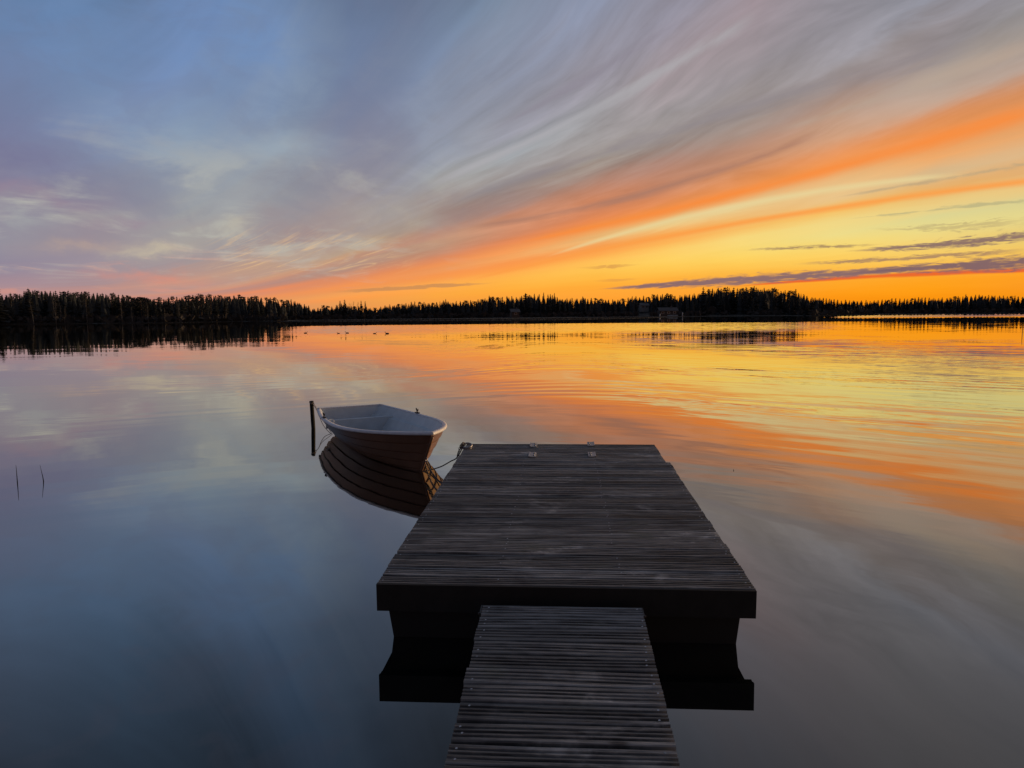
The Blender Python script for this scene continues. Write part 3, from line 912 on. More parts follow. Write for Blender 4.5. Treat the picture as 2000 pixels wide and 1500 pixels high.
tag(forest, 'dark mass of far conifer woods filling the shores behind the front trees', 'forest', kind='stuff')

# undergrowth along the waterline
mb = MB()
for k in range(5200):
    px = random.uniform(-80, 2080)
    if any(abs(px - c) < w for c, w, _ in CABINS_PX) and random.random() < .85:
        continue
    a = az_of(px)
    d = tree_dist(px, random.uniform(5, 26))
    X, Y = d * math.sin(a), d * math.cos(a)
    zg = ground_z(X, Y)
    s = random.uniform(.5, 1.6)
    p = Vector((X, Y, zg + random.uniform(.2, 1.9)))
    v1 = Vector((random.gauss(0, 1), random.gauss(0, .4), random.gauss(0, 1))).normalized() * s
    v2 = Vector((random.gauss(0, 1), random.gauss(0, .4), random.gauss(0, 1))).normalized() * s * .7
    b = mb.verts([p - v1, p + v2, p + v1, p - v2])
    mb.face((b, b + 1, b + 2, b + 3))
bush = mb.build('undergrowth', M_BARE)
tag(bush, 'dark brushwood along the foot of the woods', 'undergrowth', kind='stuff')

# dry reeds standing in the shallows
M_REED = foliage('dry reeds', (.052, .047, .041), .3)
mb = MB()


def reed_band(x0, x1, n, hmin, hmax, depth, off=0.0):
    for k in range(n):
        px = random.uniform(x0, x1)
        a = az_of(px)
        e = min(1.0, (px - x0) / 40, (x1 - px) / 40)
        d = shore(a) + off + random.uniform(0, depth)
        X, Y = d * math.sin(a), d * math.cos(a)
        h = random.uniform(hmin, hmax) * (.35 + .65 * e)
        w = random.uniform(.02, .05)
        lx = random.gauss(0, .12) * h
        b = mb.verts([(X - w, Y, -.1), (X + w, Y, -.1), (X + lx, Y + random.gauss(0, .1), h)])
        mb.face((b, b + 1, b + 2))


reed_band(560, 1300, 15000, .35, .62, 22, 0)
reed_band(1585, 1730, 2600, .7, 1.2, 20, -4)
reed_band(-60, 180, 2600, .25, .6, 6, -2)
reed_band(190, 560, 3400, .15, .5, 6, -2)
reed_band(1730, 2060, 2500, .08, .2, 6, 0)
reeds = mb.build('reeds', M_REED)
tag(reeds, 'pale strip of dry reeds along the far waterline', 'reeds', kind='stuff')

# ------------------------------------------------------------------ cabins on the far shore
M_PALEWALL = simple('pale boards', (.24, .235, .225), .7, var=.15, scale=3)
M_DARKWALL = simple('dark boards', (.07, .055, .045), .8, var=.2, scale=3)
M_ROOF = simple('grey roof', (.085, .085, .09), .6, var=.2, scale=2)
M_DARKROOF = simple('dark roof', (.07, .07, .075), .7)
M_GLASS = simple('window pane', (.02, .025, .03), .08)
M_TRIM = simple('white trim', (.62, .61, .59), .6)


def cabin(px, Y, w, d_, h, roof_h, zb, wall, roof, label, rz=0.0, nwin=2):
    p = at_y(px, 612, Y)
    e = empty('cabin', (p.x, Y, zb), rz)
    tag(e, label, 'cabin')
    m_ = MB()
    m_.box((-w / 2, -d_ / 2, -1.5), (w / 2, d_ / 2, h))
    i = m_.verts([(-w / 2, -d_ / 2, h), (-w / 2, d_ / 2, h), (-w / 2, 0, h + roof_h), (w / 2, -d_ / 2, h), (w / 2, d_ / 2, h), (w / 2, 0, h + roof_h)])
    m_.face((i, i + 2, i + 1)); m_.face((i + 3, i + 4, i + 5))
    m_.build('wall', wall, e)
    m_ = MB()
    o_ = .45
    for s in (-1, 1):
        y0 = s * (d_ / 2 + o_); z0 = h - roof_h * o_ / (d_ / 2)
        b = m_.verts([(-w / 2 - o_, y0, z0 + .02), (w / 2 + o_, y0, z0 + .02), (w / 2 + o_, 0, h + roof_h + .02), (-w / 2 - o_, 0, h + roof_h + .02),
                      (-w / 2 - o_, y0, z0 + .18), (w / 2 + o_, y0, z0 + .18), (w / 2 + o_, 0, h + roof_h + .18), (-w / 2 - o_, 0, h + roof_h + .18)])
        for q in ((0, 1, 2, 3), (4, 5, 6, 7), (0, 1, 5, 4), (1, 2, 6, 5), (3, 0, 4, 7)):
            m_.face([b + t for t in q])
    rf = m_.build('roof', roof, e)
    m_ = MB(); m_.box((w * .2, -.25, h + roof_h * .5), (w * .2 + .5, .25, h + roof_h + .8)); m_.build('chimney', M_DARKROOF, rf)
    for k in range(nwin):
        cx = -w / 2 + w * (k + .5) / nwin
        m_ = MB(); m_.box((cx - .62, -d_ / 2 - .06, h * .35), (cx + .62, -d_ / 2 - .004, h * .80)); f_ = m_.build('window', M_TRIM, e)
        m_ = MB(); m_.box((cx - .52, -d_ / 2 - .08, h * .39), (cx + .52, -d_ / 2 - .063, h * .76)); m_.build('pane', M_GLASS, f_)
    return e


HX = at_y(1257, 605, 402)
cabin(1257, 402, 4.4, 4.2, 2.1, 1.2, ground_z(HX.x, 402) - .1, M_PALEWALL, M_ROOF, 'pale house standing high on the slope among trees', .15, 2)
cabin(1005, 322, 3.6, 3.2, 2.1, 1.1, .9, M_DARKWALL, M_ROOF, 'tiny dark hut with a pale roof edge beyond the pier', .3, 1)
cabin(1303, 338, 8.5, 4.5, 2.3, 1.3, .6, M_DARKWALL, M_DARKROOF, 'long dark waterside cabin at the left foot of the headland', .1, 3)
cabin(1392, 376, 6.5, 5.0, 2.6, 2.0, .7, M_DARKWALL, M_ROOF, 'cabin with a steep gable below the stout headland spruce', 1.2, 1)
cabin(1440, 380, 8.5, 5.0, 2.7, 1.8, .8, M_DARKWALL, M_DARKROOF, 'wide dark cabin right of the gabled one on the headland', -.1, 2)
cabin(1537, 358, 3.4, 3.0, 2.0, 1.1, .6, M_PALEWALL, M_DARKROOF, 'small pale hut at the right end of the headland', .2, 1)
cabin(1716, 416, 6.0, 4.0, 2.0, 1.1, .4, M_DARKWALL, M_ROOF, 'low cabin with a grey roof on the right shore near the headland', .1, 2)
cabin(1886, 452, 7.0, 4.5, 2.3, 1.6, .5, M_DARKWALL, M_ROOF, 'cabin with a grey roof toward the right end of the far shore', -.1, 2)

# small white posts and upturned boats in front of the headland cabins
for px, yy_, h, lab in ((1289, 322, 1.3, 'short white post at the water left of the headland cabins'), (1333, 330, 2.0, 'taller white post at the water between the headland cabins')):
    p = at_y(px, 616, yy_)
    m_ = MB(); m_.tube([(0, 0, -.6), (0, 0, h)], [.22, .20], 8); m_.tube([(0, 0, h), (0, 0, h + .08)], [.26, .24], 8)
    o = m_.build('mooring_post', M_TRIM); o.location = (p.x, yy_, 0)
    tag(o, lab, 'post')
for px, yy_, lab in ((20, 287, 'small pale mark post on the left shoreline nearest the photo edge'), (43, 286, 'small white mark post on the left shoreline right of the first')):
    p = at_y(px, 628, yy_)
    m_ = MB(); m_.tube([(0, 0, -.6), (0, 0, .85)], [.16, .14], 8); m_.tube([(0, 0, .85), (0, 0, .92)], [.2, .18], 8)
    o = m_.build('mark_post', M_TRIM); o.location = (p.x, yy_, 0)
    tag(o, lab, 'post')
for px, yy_, lab in ((1310, 324, 'left upturned pale rowing boat on the headland shore'), (1318, 326, 'right upturned pale rowing boat on the headland shore')):
    p = at_y(px, 616, yy_)
    m_ = MB()
    rows = []
    for i in range(9):
        t = i / 8
        wv = .65 * math.sin(math.pi * min(.92, t * .85 + .12)) ** .6
        rows.append([(wv * math.cos(math.pi * j / 8), -1.6 + 3.2 * t, .5 * math.sin(math.pi * j / 8) * (.5 + .5 * wv / .65)) for j in range(9)])
    m_.grid(rows, 0, True)
    o = m_.build('upturned_boat', M_PALEWALL); o.location = (p.x, yy_, .35); o.rotation_euler = (0, 0, .9)
    tag(o, lab, 'boat')
m_ = MB()
m_.box((-.9, -6, .35), (.9, 6, .45))
for sx_ in (-.7, .7):
    for sy_ in (-5.5, -2, 2):
        m_.tube([(sx_, sy_, -.8), (sx_, sy_, .35)], .07, 6)
p = at_y(1352, 616, 352)
o = m_.build('wooden_jetty', M_DARKWALL); o.location = (p.x, 352, 0)
tag(o, 'short dark jetty in front of the headland cabins', 'jetty')

# ------------------------------------------------------------------ ducks far out on the lake
M_DUCK = simple('dark plumage', (.03, .025, .022), .7)
for i, (px, py, sc, dr, lab) in enumerate(((597, 651, 1.0, 0, 'leftmost swimming duck, apart from the other four'), (661, 651.5, .85, 0, 'smaller swimming duck just left of the second pair member'),
                                          (678, 651, 1.05, 0, 'darker swimming duck close behind the smaller one'), (732, 652, .9, 0, 'low flat swimming duck near the rightmost one'), (756, 652, 1.1, 1, 'rightmost and largest of the swimming ducks'))):
    p = at_z(px, py, 0)
    m_ = MB()
    rows = []
    prof = [(-.24, .012, .10), (-.19, .05, .08), (-.10, .095, .06), (0, .115, .055), (.10, .10, .06), (.155, .07, .075), (.165, .048, .12), (.168, .040, .17), (.185, .050, .215), (.215, .046, .23), (.245, .026, .215), (.275, .012, .205), (.305, .008, .20)]
    for xx, rr, zz in prof:
        rows.append([(xx, rr * math.cos(6.2832 * j / 10), zz + rr * .85 * math.sin(6.2832 * j / 10)) for j in range(10)])
    m_.grid(rows, 0, True, close=True)
    o = m_.build('duck', M_DUCK)
    o.location = (p.x, p.y, -.03); o.scale = (sc * .8,) * 3
    o.rotation_euler = (0, 0, [.3, 2.8, 3.0, .4, 2.9][i])
    tag(o, lab, 'duck', 'ducks swimming far out')

# ------------------------------------------------------------------ weathered wood
def wood_material(name, light=1.0):
    m, n, p = material(name)
    tc = n.new('ShaderNodeTexCoord').outputs['Object']
    x, y, z = n.xyz(tc)
    at = n.new('ShaderNodeAttribute', attribute_name='board')
    br, bg_, bb = n.xyz(at.outputs['Color'])
    grain = n.noise(n.vec(n.mul(x, 2.2), n.mul(y, 90), n.mul(br, 40)), 1.0, 5, .65, .3)
    fine = n.noise(n.vec(n.mul(x, 9.0), n.mul(y, 260), n.mul(br, 17)), 1.0, 3, .6)
    worn = n.noise(n.vec(n.mul(x, 1.6), n.mul(y, 3.0), 3.0), 1.0, 5, .62, .6)
    worn2 = n.noise(n.vec(n.mul(x, 7.0), n.mul(y, 22.0), n.mul(br, 9)), 1.0, 4, .6, .5)
    base = n.mix(n.smooth(grain, .30, .70), (.020 * light, .0205 * light, .0205 * light, 1), (.165 * light, .168 * light, .168 * light, 1))
    base = n.mix(n.mul(n.smooth(fine, .5, .75), .35), base, (.24 * light, .235 * light, .235 * light, 1))
    base = n.mix(n.mul(n.smooth(worn, .54, .72), n.mul(n.smooth(worn2, .40, .64), .9)), base, (.36 * light, .36 * light, .355 * light, 1))
    base = n.mix(n.mul(n.smooth(worn, .50, .34), .75), base, (.030 * light, .030 * light, .031 * light, 1))
    base = n.mix(n.mul(n.smooth(worn2, .60, .74), n.mul(n.smooth(bg_, .55, .9), .45)), base, (.075 * light, .062 * light, .054 * light, 1))
    green = n.noise(n.vec(n.mul(x, 3.0), n.mul(y, 4.0), 12.0), 1.0, 4, .6)
    base = n.mix(n.mul(n.smooth(green, .56, .72), .35), base, (.06 * light, .066 * light, .045 * light, 1))
    # pale lichen and droppings in a few spots
    sp = n.noise(n.vec(n.mul(x, 13.0), n.mul(y, 26.0), 20.0), 1.0, 5, .7)
    sp2 = n.noise(n.vec(n.mul(x, 1.1), n.mul(y, 1.7), 31.0), 1.0, 2, .5)
    base = n.mix(n.mul(n.smooth(sp, .66, .74), n.smooth(sp2, .55, .68)), base, (.42, .42, .40, 1))
    # knots
    vo = n.new('ShaderNodeTexVoronoi')
    n.put(vo.inputs['Vector'], n.vec(n.mul(x, 2.6), n.mul(y, 9.0), 0.0))
    vo.inputs['Scale'].default_value = 1.0
    base = n.mix(n.mul(n.smooth(vo.outputs['Distance'], .13, .05), .8), base, (.022, .02, .02, 1))
    tint = n.mad(bb, .75, .60)
    base = n.scale(base, n.mul(tint, 2.15))
    n.put(p.inputs['Base Color'], base)
    n.put(p.inputs['Roughness'], n.smooth(worn, .3, .7, .55, .8))
    p.inputs['Specular IOR Level'].default_value = .35
    bp = n.new('ShaderNodeBump')
    bp.inputs['Strength'].default_value = .7
    bp.inputs['Distance'].default_value = .003
    n.put(bp.inputs['Height'], n.add(grain, n.mul(fine, .5)))
    n.put(p.inputs['Normal'], bp.outputs[0])
    return m


M_WOOD = wood_material('weathered decking', 1.0)
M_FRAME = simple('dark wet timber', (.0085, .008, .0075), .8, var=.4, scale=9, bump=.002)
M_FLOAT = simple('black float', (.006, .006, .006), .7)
M_STEEL = simple('galvanised steel', (.30, .30, .31), .45, metal=.8, var=.15, scale=60)
M_SCREW = simple('screw heads', (.62, .62, .63), .5)
M_RUST = simple('dark steel', (.10, .09, .085), .5, metal=.8, var=.3, scale=40)


def deck_mesh(W, y0, y1, pitch, ribs, rd, end_fn=None, screw_x=(), gaps=None):
    """grooved boards laid across, one mesh; local x across, y along, top at z = 0"""
    m_ = MB()
    cols = []
    y = y0
    T = .030
    k = 0
    while y < y1 - .02:
        gap = gaps(rd)
        bw = min(pitch - gap, y1 - y)
        xl, xr = end_fn(y, rd) if end_fn else (-W / 2, W / 2)
        dz = rd.gauss(0, .0016)
        tilt = rd.gauss(0, .006)
        prof = [(0, -T), (0, -.004), (.004, 0)]
        rw = (bw - .008) / ribs
        g = .0105; gd = .012
        for q in range(1, ribs):
            c = .004 + rw * q
            prof += [(c - g / 2 - .0018, 0), (c - g / 2, -gd), (c + g / 2, -gd), (c + g / 2 + .0018, 0)]
        prof += [(bw - .004, 0), (bw, -.004), (bw, -T)]
        nx = 9
        rows = []
        ph = rd.uniform(0, 6.28); amp = rd.uniform(.0005, .0022)
        skew = rd.gauss(0, .0035)
        for i in range(nx):
            t = i / (nx - 1)
            xx = xl + (xr - xl) * t
            wob = amp * math.sin(ph + t * 5.0)
            rows.append([(xx, y + py + skew * (t - .5) * 2, pz + dz + wob + tilt * (py - bw / 2)) for py, pz in prof])
        fb = len(m_.f)
        base = m_.grid(rows, 0, False, flip=True)
        npf = len(prof)
        m_.face([base + j for j in range(npf)], 0)
        e = base + (nx - 1) * npf
        m_.face([e + j for j in range(npf)][::-1], 0)
        # underside
        m_.face((base, e, e + npf - 1, base + npf - 1), 0)
        c = (rd.random(), rd.random(), rd.random(), 1)
        cols += [c] * (len(m_.f) - fb)
        for sx_ in screw_x:
            for yy in (bw * .27, bw * .74):
                if rd.random() < (.55 if abs(sx_) < W * .4 else .25):
                    continue
                cx = (sx_ if abs(sx_) < W * .4 else (xl + .030 if sx_ < 0 else xr - .030)) + rd.gauss(0, .006)
                cy = y + yy + rd.gauss(0, .006)
                r_ = .0046
                b = m_.verts([(cx + r_ * math.cos(6.2832 * j / 8), cy + r_ * math.sin(6.2832 * j / 8), dz + .0016 + .0008 * math.sin(j)) for j in range(8)] + [(cx, cy, dz + .0004)])
                for j in range(8):
                    m_.face((b + j, b + (j + 1) % 8, b + 8), 1)
                    cols.append((0, 0, 0, 1))
                cx2 = cx
        y += pitch
        k += 1
    me = m_.mesh('deck')
    ca = me.color_attributes.new('board', 'FLOAT_COLOR', 'CORNER')
    buf = []
    for poly, c in zip(me.polygons, cols):
        buf += list(c) * poly.loop_total
    ca.data.foreach_set('color', buf)
    return me


def frame_of(origin, ax, ay):
    ax = Vector(ax).normalized(); ay = Vector(ay)
    ay = (ay - ax * ay.dot(ax)).normalized()
    az_ = ax.cross(ay)
    return Matrix(((ax.x, ay.x, az_.x, origin[0]), (ax.y, ay.y, az_.y, origin[1]), (ax.z, ay.z, az_.z, origin[2]), (0, 0, 0, 1)))


# ------------------------------------------------------------------ floating pier
DW, DL = 1.909, 3.616
d_nl, d_nr, d_fl = Vector((-.705, 3.517, .316)), Vector((1.199, 3.388, .312)), Vector((-.461, 7.125, .379))
TOP = .33
Mt = frame_of((d_nl + d_nr) / 2, d_nr - d_nl, d_fl - d_nl)      # deck top plane
up = Mt.to_3x3() @ Vector((0, 0, 1))
Md = Matrix.Translation(-up * TOP) @ Mt                          # empty at the base, z = TOP is the deck top
pier = empty('floating_pier', matrix=Md)
tag(pier, 'broad floating pier of grooved dark grey boards in the middle of the lake', 'pier')
rd = random.Random(5)


def pier_ends(y, rd):
    xr = DW / 2 + rd.gauss(0, .002)
    if y > 2.78:
        xr -= .030
    elif y > 2.45:
        xr += .006
    return -DW / 2 + rd.gauss(0, .002), xr


def pier_gaps(rd):
    return rd.choice([.006, .007, .008, .011, .015, .019])


me = deck_mesh(DW, .018, DL, .1130, 4, rd, pier_ends, (-.9, -.33, .30, .9), pier_gaps)
deck = link('deck', me, pier, (M_WOOD, M_SCREW))
deck.location = (0, 0, TOP)
zt = TOP - .031
# frame boards hung below the deck edge
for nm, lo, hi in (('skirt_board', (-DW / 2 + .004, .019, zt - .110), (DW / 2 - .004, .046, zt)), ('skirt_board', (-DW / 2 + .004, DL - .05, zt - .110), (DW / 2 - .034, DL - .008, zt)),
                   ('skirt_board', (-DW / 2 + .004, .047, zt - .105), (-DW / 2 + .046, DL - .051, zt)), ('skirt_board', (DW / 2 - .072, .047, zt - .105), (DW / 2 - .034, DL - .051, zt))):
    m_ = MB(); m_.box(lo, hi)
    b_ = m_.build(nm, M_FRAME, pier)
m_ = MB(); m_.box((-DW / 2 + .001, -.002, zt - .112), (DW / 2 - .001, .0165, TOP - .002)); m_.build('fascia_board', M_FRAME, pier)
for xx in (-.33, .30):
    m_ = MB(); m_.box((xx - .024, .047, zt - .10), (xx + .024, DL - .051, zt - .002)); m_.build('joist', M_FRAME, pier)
# float: black block, its sides leaning in towards the water
m_ = MB()
zf = zt - .112
b = m_.verts([(-DW / 2 + .10, .09, -.25), (DW / 2 - .10, .09, -.25), (DW / 2 - .10, DL - .12, -.25), (-DW / 2 + .10, DL - .12, -.25),
              (-DW / 2 + .044, .06, zf), (DW / 2 - .06, .06, zf), (DW / 2 - .06, DL - .06, zf), (-DW / 2 + .044, DL - .06, zf)])
for q in ((0, 3, 2, 1), (4, 5, 6, 7), (0, 1, 5, 4), (1, 2, 6, 5), (2, 3, 7, 6), (3, 0, 4, 7)):
    m_.face([b + i for i in q])
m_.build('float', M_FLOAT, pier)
# four galvanised ladder plates near the far edge
inv = Md.inverted()


def on_deck(px, py, z=TOP):
    o_ = inv @ Vector((0, 0, CAM_H)); d = inv.to_3x3() @ ray(px, py)
    return o_ + d * ((z - o_.z) / d.z)


for px, py, side in ((1043, 870.5, -1), (1041, 889.5, -1), (1153, 868.5, 1), (1155, 889, 1)):
    c = on_deck(px, py)
    m_ = MB()
    hw, hl = .030, .095
    m_.box((c.x - hw, c.y - hl, TOP + .0025), (c.x + hw, c.y + hl, TOP + .010))
    m_.box((c.x + side * (hw + .004) - .006, c.y - hl, TOP + .0025), (c.x + side * (hw + .004) + .006, c.y + hl, TOP + .014))
    for q in (-1, 1):
        m_.tube([(c.x - side * .01, c.y + q * .042, TOP + .010), (c.x - side * .01, c.y + q * .042, TOP + .017)], [.010, .009], 6)
    m_.build('ladder_plate', M_STEEL, pier)
# mooring ring with its plate at the far left corner
c = on_deck(910, 876)
m_ = MB()
m_.box((c.x - .055, c.y - .05, TOP + .002), (c.x + .055, c.y + .05, TOP + .010))
for q in (-1, 1):
    m_.tube([(c.x + q * .036, c.y, TOP + .010), (c.x + q * .036, c.y, TOP + .018)], [.012, .010], 6)
m_.torus(Matrix.Translation((c.x + .010, c.y + .004, TOP + .030)) @ Matrix.Rotation(.3, 4, 'X'), .046, .009, 18, 7)
m_.build('mooring_ring', M_STEEL, pier)
ring_l = Vector((c.x - .016, c.y, TOP + .045))
ring_w = Md @ ring_l

# ------------------------------------------------------------------ walkway the photograph is taken from
wA, wB = at_y(945, 1175, 3.406), at_y(1250, 1180, 3.354)
wC, wD = at_z(868, 1500, .212), at_z(1330, 1500, .200)
WW_ = .772
wo_ = (wA + wB) / 2
ayv = wo_ - (wC + wD) / 2
Mw = frame_of(wo_, wB - wA, ayv)
upw = Mw.to_3x3() @ Vector((0, 0, 1))
Mwb = Matrix.Translation(-upw * .2) @ Mw
walk = empty('walkway', matrix=Mwb)
tag(walk, 'narrow walkway of grooved boards leading from the viewer to the broad pier', 'walkway')
rd = random.Random(9)
WLEN = 4.6
me = deck_mesh(WW_, -WLEN, 0.0, .1175, 4, rd, lambda y, r_: (-WW_ / 2 + r_.gauss(0, .0025), WW_ / 2 + r_.gauss(0, .0025)), (-.36, .36), lambda r_: r_.choice([.011, .013, .015, .018]))
wd_ = link('deck', me, walk, (M_WOOD, M_SCREW))
wd_.location = (0, 0, .2)
for s in (-1, 1):
    m_ = MB(); m_.box((s * .33 - .022, -WLEN + .02, .2 - .031 - .095), (s * .33 + .022, -.02, .2 - .0315)); m_.build('stringer', M_FRAME, walk)
    m_ = MB(); m_.box((s * (WW_ / 2 + .004) - .004, -.115, .2 - .05), (s * (WW_ / 2 + .004) + .004, -.03, .2 - .004)); m_.tube([(s * (WW_ / 2 + .004), -.10, .185), (s * (WW_ / 2 + .016), -.10, .185)], .008, 6); m_.build('hinge_bracket', M_RUST, walk)

# ------------------------------------------------------------------ rowing boat
BX, BY, BH, BL, BM, BT, BP, BQ, B0, S0, S1, S2 = -2.4015, 10.4333, 0.46, 3.5353, 0.6254, 0.475, 2.2464, 1.0, 0.4567, 0.3476, 0.3603, 0.4675
# local frame: +y from transom to bow, +x to the viewer's left-hand (near) side
b_ay = Vector((math.sin(BH), -math.cos(BH), 0)); b_ax = Vector((-math.cos(BH), -math.sin(BH), 0))
Mb = Matrix(((b_ax.x, b_ay.x, 0, BX), (b_ax.y, b_ay.y, 0, BY), (0, 0, 1, 0), (0, 0, 0, 1)))
boat = empty('rowing_boat', matrix=Mb)
tag(boat, 'small rowing boat with brown lapped hull and pale grey inside, moored beside the pier', 'boat')


def beam(t):
    if t > BT:
        return BM * max(0.0, 1 - ((t - BT) / (1 - BT)) ** BP)
    return BM - (BM - B0) * ((BT - t) / BT) ** 2


def sheer(t):
    return S0 * (1 - t) * (1 - 2 * t) + 4 * S1 * t * (1 - t) + S2 * t * (2 * t - 1)


def keel(t):
    # rises to the transom and up the raked stem
    k = -.12 + .10 * max(0, (.30 - t) / .30) ** 2
    return k


def power(t):
    return float(np.interp(t, [0, .4, .52, .68, .85, 1], [.52, .55, .58, .60, .66, .68]))    # finer towards the bow


def hull_at(t, z):
    """half width and y of the hull skin at height z"""
    s = sheer(t); k = keel(t)
    f = min(max((z - k) / (s - k), 0), 1)
    uq = f ** .8
    rake = .47 * (1 - f) * max(0, (t - .55) / .45) ** 1.6
    return beam(t) * uq ** power(t), t * BL - rake + .05 * (1 - uq) * max(0, 1 - t / .1) + .03 * max(0, 1 - t / .1)


NST = 44
TS = [1 - (1 - i / NST) ** 2.0 for i in range(NST + 1)]
STRAKES = 6


def section(t, inset=0.0):
    """points from keel to sheer on the near side, as (x, y, z), with lapped strakes"""
    b = max(beam(t) - inset, 0.0); s = sheer(t); k = keel(t) + inset * 1.5
    pw = power(t)
    pts = []
    for q in range(STRAKES):
        last = q == STRAKES - 1
        for (e, off) in ((0.0, .016), (.5, .010), (.84, .004), (1.0 if last else .89, .002 if last else -.009), (1.0 if last else .985, .001 if last else -.009)):
            uq = (q + e) / STRAKES
            zz = k + (s - k) * uq ** 1.25
            hx = b * uq ** pw
            if inset == 0.0:
                hx += off * min(1, b / .05) * (0 if q == 0 and e == 0 else 1)
            # raked stem: lower points lie further aft
            rake = .47 * (1 - (zz - k) / (s - k)) * max(0, (t - .55) / .45) ** 1.6
            y = t * BL - rake
            # slightly raked transom
            y += .05 * (1 - uq) * max(0, 1 - t / .1)
            pts.append((hx, y, zz))
    return pts


M_HULL = simple('brown gelcoat', (.165, .088, .054), .42, var=.12, scale=3)
M_INNER = simple('pale grey gelcoat', (.58, .67, .74), .5, var=.08, scale=5)
M_RAIL = simple('white rail', (.62, .66, .72), .4, var=.06, scale=12)
M_LOCK = simple('black oarlock', (.02, .02, .022), .4, metal=.5)
m_ = MB()
for sd in (1, -1):
    rows = [[(sd * x_, y_, z_) for x_, y_, z_ in section(t)] for t in TS]
    m_.grid(rows, 0, True, flip=(sd == -1))
    # lap edges read as sharp lines through the double points
tr_ = section(0.0)
b = m_.verts([(x_, y_ + .0, z_) for x_, y_, z_ in tr_] + [(-x_, y_, z_) for x_, y_, z_ in tr_[::-1]])
m_.face([b + i for i in range(2 * len(tr_))][::-1], 0)
hull = m_.build('hull', M_HULL, boat)
hull.data.set_sharp_from_angle(angle=R(20))
# dark stem band and keel
m_ = MB()
path = [(0, t * BL - .47 * max(0, (t - .55) / .45) ** 1.6 + .004, keel(t) - .008) for t in [.05, .2, .4, .55, .7, .8, .9, .96, 1.0]]
stem_lo = Vector(path[-1])
stem_hi = Vector((0, BL + .012, S2 - .035))
path += [tuple(stem_lo.lerp(stem_hi, q)) for q in (.25, .5, .75, 1.0)]
m_.tube(path, .014, 6)
m_.build('stem_band', M_HULL, boat)
# pale liner: side, moulded ledge, floor
m_ = MB()
for sd in (1, -1):
    rows = []
    for t in TS:
        if t > .985:
            continue
        s = sheer(t)
        zl = .215 + .07 * t                        # ledge height
        zfl = .0 + .03 * t

        def inner(z_, cut, gap_=.026):
            hx, yy = hull_at(t, z_)
            return (sd * max(hx - gap_ - cut, .001), yy, z_)
        cl = .045 * min(1, beam(t) / .25)
        rows.append([inner(s - .004, 0), inner(zl + .012, .002), inner(zl, .006), inner(zl - .012, cl), inner(zl - .03, cl * .9), inner(zfl + .05, .01), inner(zfl + .012, .03), (0, hull_at(t, zfl)[1], zfl + .004)])
    m_.grid(rows, 0, True, flip=(sd == 1))
    tr0 = rows[0]
    b = m_.verts(tr0 + [(0, tr0[0][1], tr0[0][2])])
    m_.face([b + i for i in range(len(tr0) + 1)][::(1 if sd == 1 else -1)], 0)
liner = m_.build('inner_liner', M_INNER, boat)
liner.data.set_sharp_from_angle(angle=R(28))
# bulkhead bench near the stern: a narrow ledge right across with its face to the bow
m_ = MB()
yb = .600
bx1 = hull_at(yb / BL, .25)[0] - .030
zb_ = .252
b = m_.verts([(-bx1, yb - .045, zb_), (bx1, yb - .045, zb_), (bx1, yb - .006, zb_), (-bx1, yb - .006, zb_),
              (bx1, yb, zb_ - .007), (-bx1, yb, zb_ - .007), (hull_at(.165, .05)[0] - .03, yb - .07, .05), (-hull_at(.165, .05)[0] + .03, yb - .07, .05), (hull_at(.165, .0)[0] - .05, yb - .08, .0), (-hull_at(.165, .0)[0] + .05, yb - .08, .0),
              (-bx1, yb - .045, zb_ - .12), (bx1, yb - .045, zb_ - .12)])
for q in ((0, 1, 2, 3), (3, 2, 4, 5), (5, 4, 6, 7), (7, 6, 8, 9), (1, 0, 10, 11)):
    m_.face([b + i for i in q], 0)
m_.build('bench', M_INNER, boat)
# gunwale: rounded rail round both sides, thin cap across the transom
m_ = MB()
prof = [(-.028, -.004), (-.030, .005), (-.023, .011), (.006, .013), (.019, .008), (.024, -.002), (.023, -.014), (.017, -.021), (.004, -.020)]
loop = [(1, t) for t in TS] + [(-1, t) for t in TS[-2::-1]]
P2 = []
for sd, t in loop:
    P2.append(Vector((sd * beam(t), t * BL, sheer(t))))
rows = []
for i, p in enumerate(P2):
    a_ = P2[max(i - 1, 0)]; c_ = P2[min(i + 1, len(P2) - 1)]
    tg = (c_ - a_); tg.z = 0; tg.normalize()
    nrm = Vector((tg.y, -tg.x, 0))                 # outwards
    rows.append([p + nrm * u_ + Vector((0, 0, w_)) for u_, w_ in prof])
b = m_.grid(rows, 0, True, close=True)
nP = len(prof)
m_.face([b + j for j in range(nP)], 0); m_.face([b + (len(rows) - 1) * nP + j for j in range(nP)][::-1], 0)
m_.box((-B0 + .005, -.012, S0 - .012), (B0 - .005, .034, S0 + .010))
m_.build('gunwale', M_RAIL, boat)
# oarlocks
for sd, t in ((1, .300), (-1, .358)):
    m_ = MB()
    bx_, by_, bz_ = sd * (beam(t) - .004), t * BL, sheer(t)
    m_.box((bx_ - .022, by_ - .045, bz_ + .014), (bx_ + .022, by_ + .045, bz_ + .026))
    m_.tube([(bx_, by_, bz_ + .02), (bx_, by_, bz_ + .05)], .009, 6)
    m_.tube([(bx_, by_ - .036, bz_ + .078), (bx_, by_ - .034, bz_ + .066), (bx_, by_ - .016, bz_ + .050), (bx_, by_ + .016, bz_ + .050), (bx_, by_ + .034, bz_ + .062), (bx_, by_ + .036, bz_ + .072)], .009, 6)
    m_.build('oarlock', M_LOCK, boat)
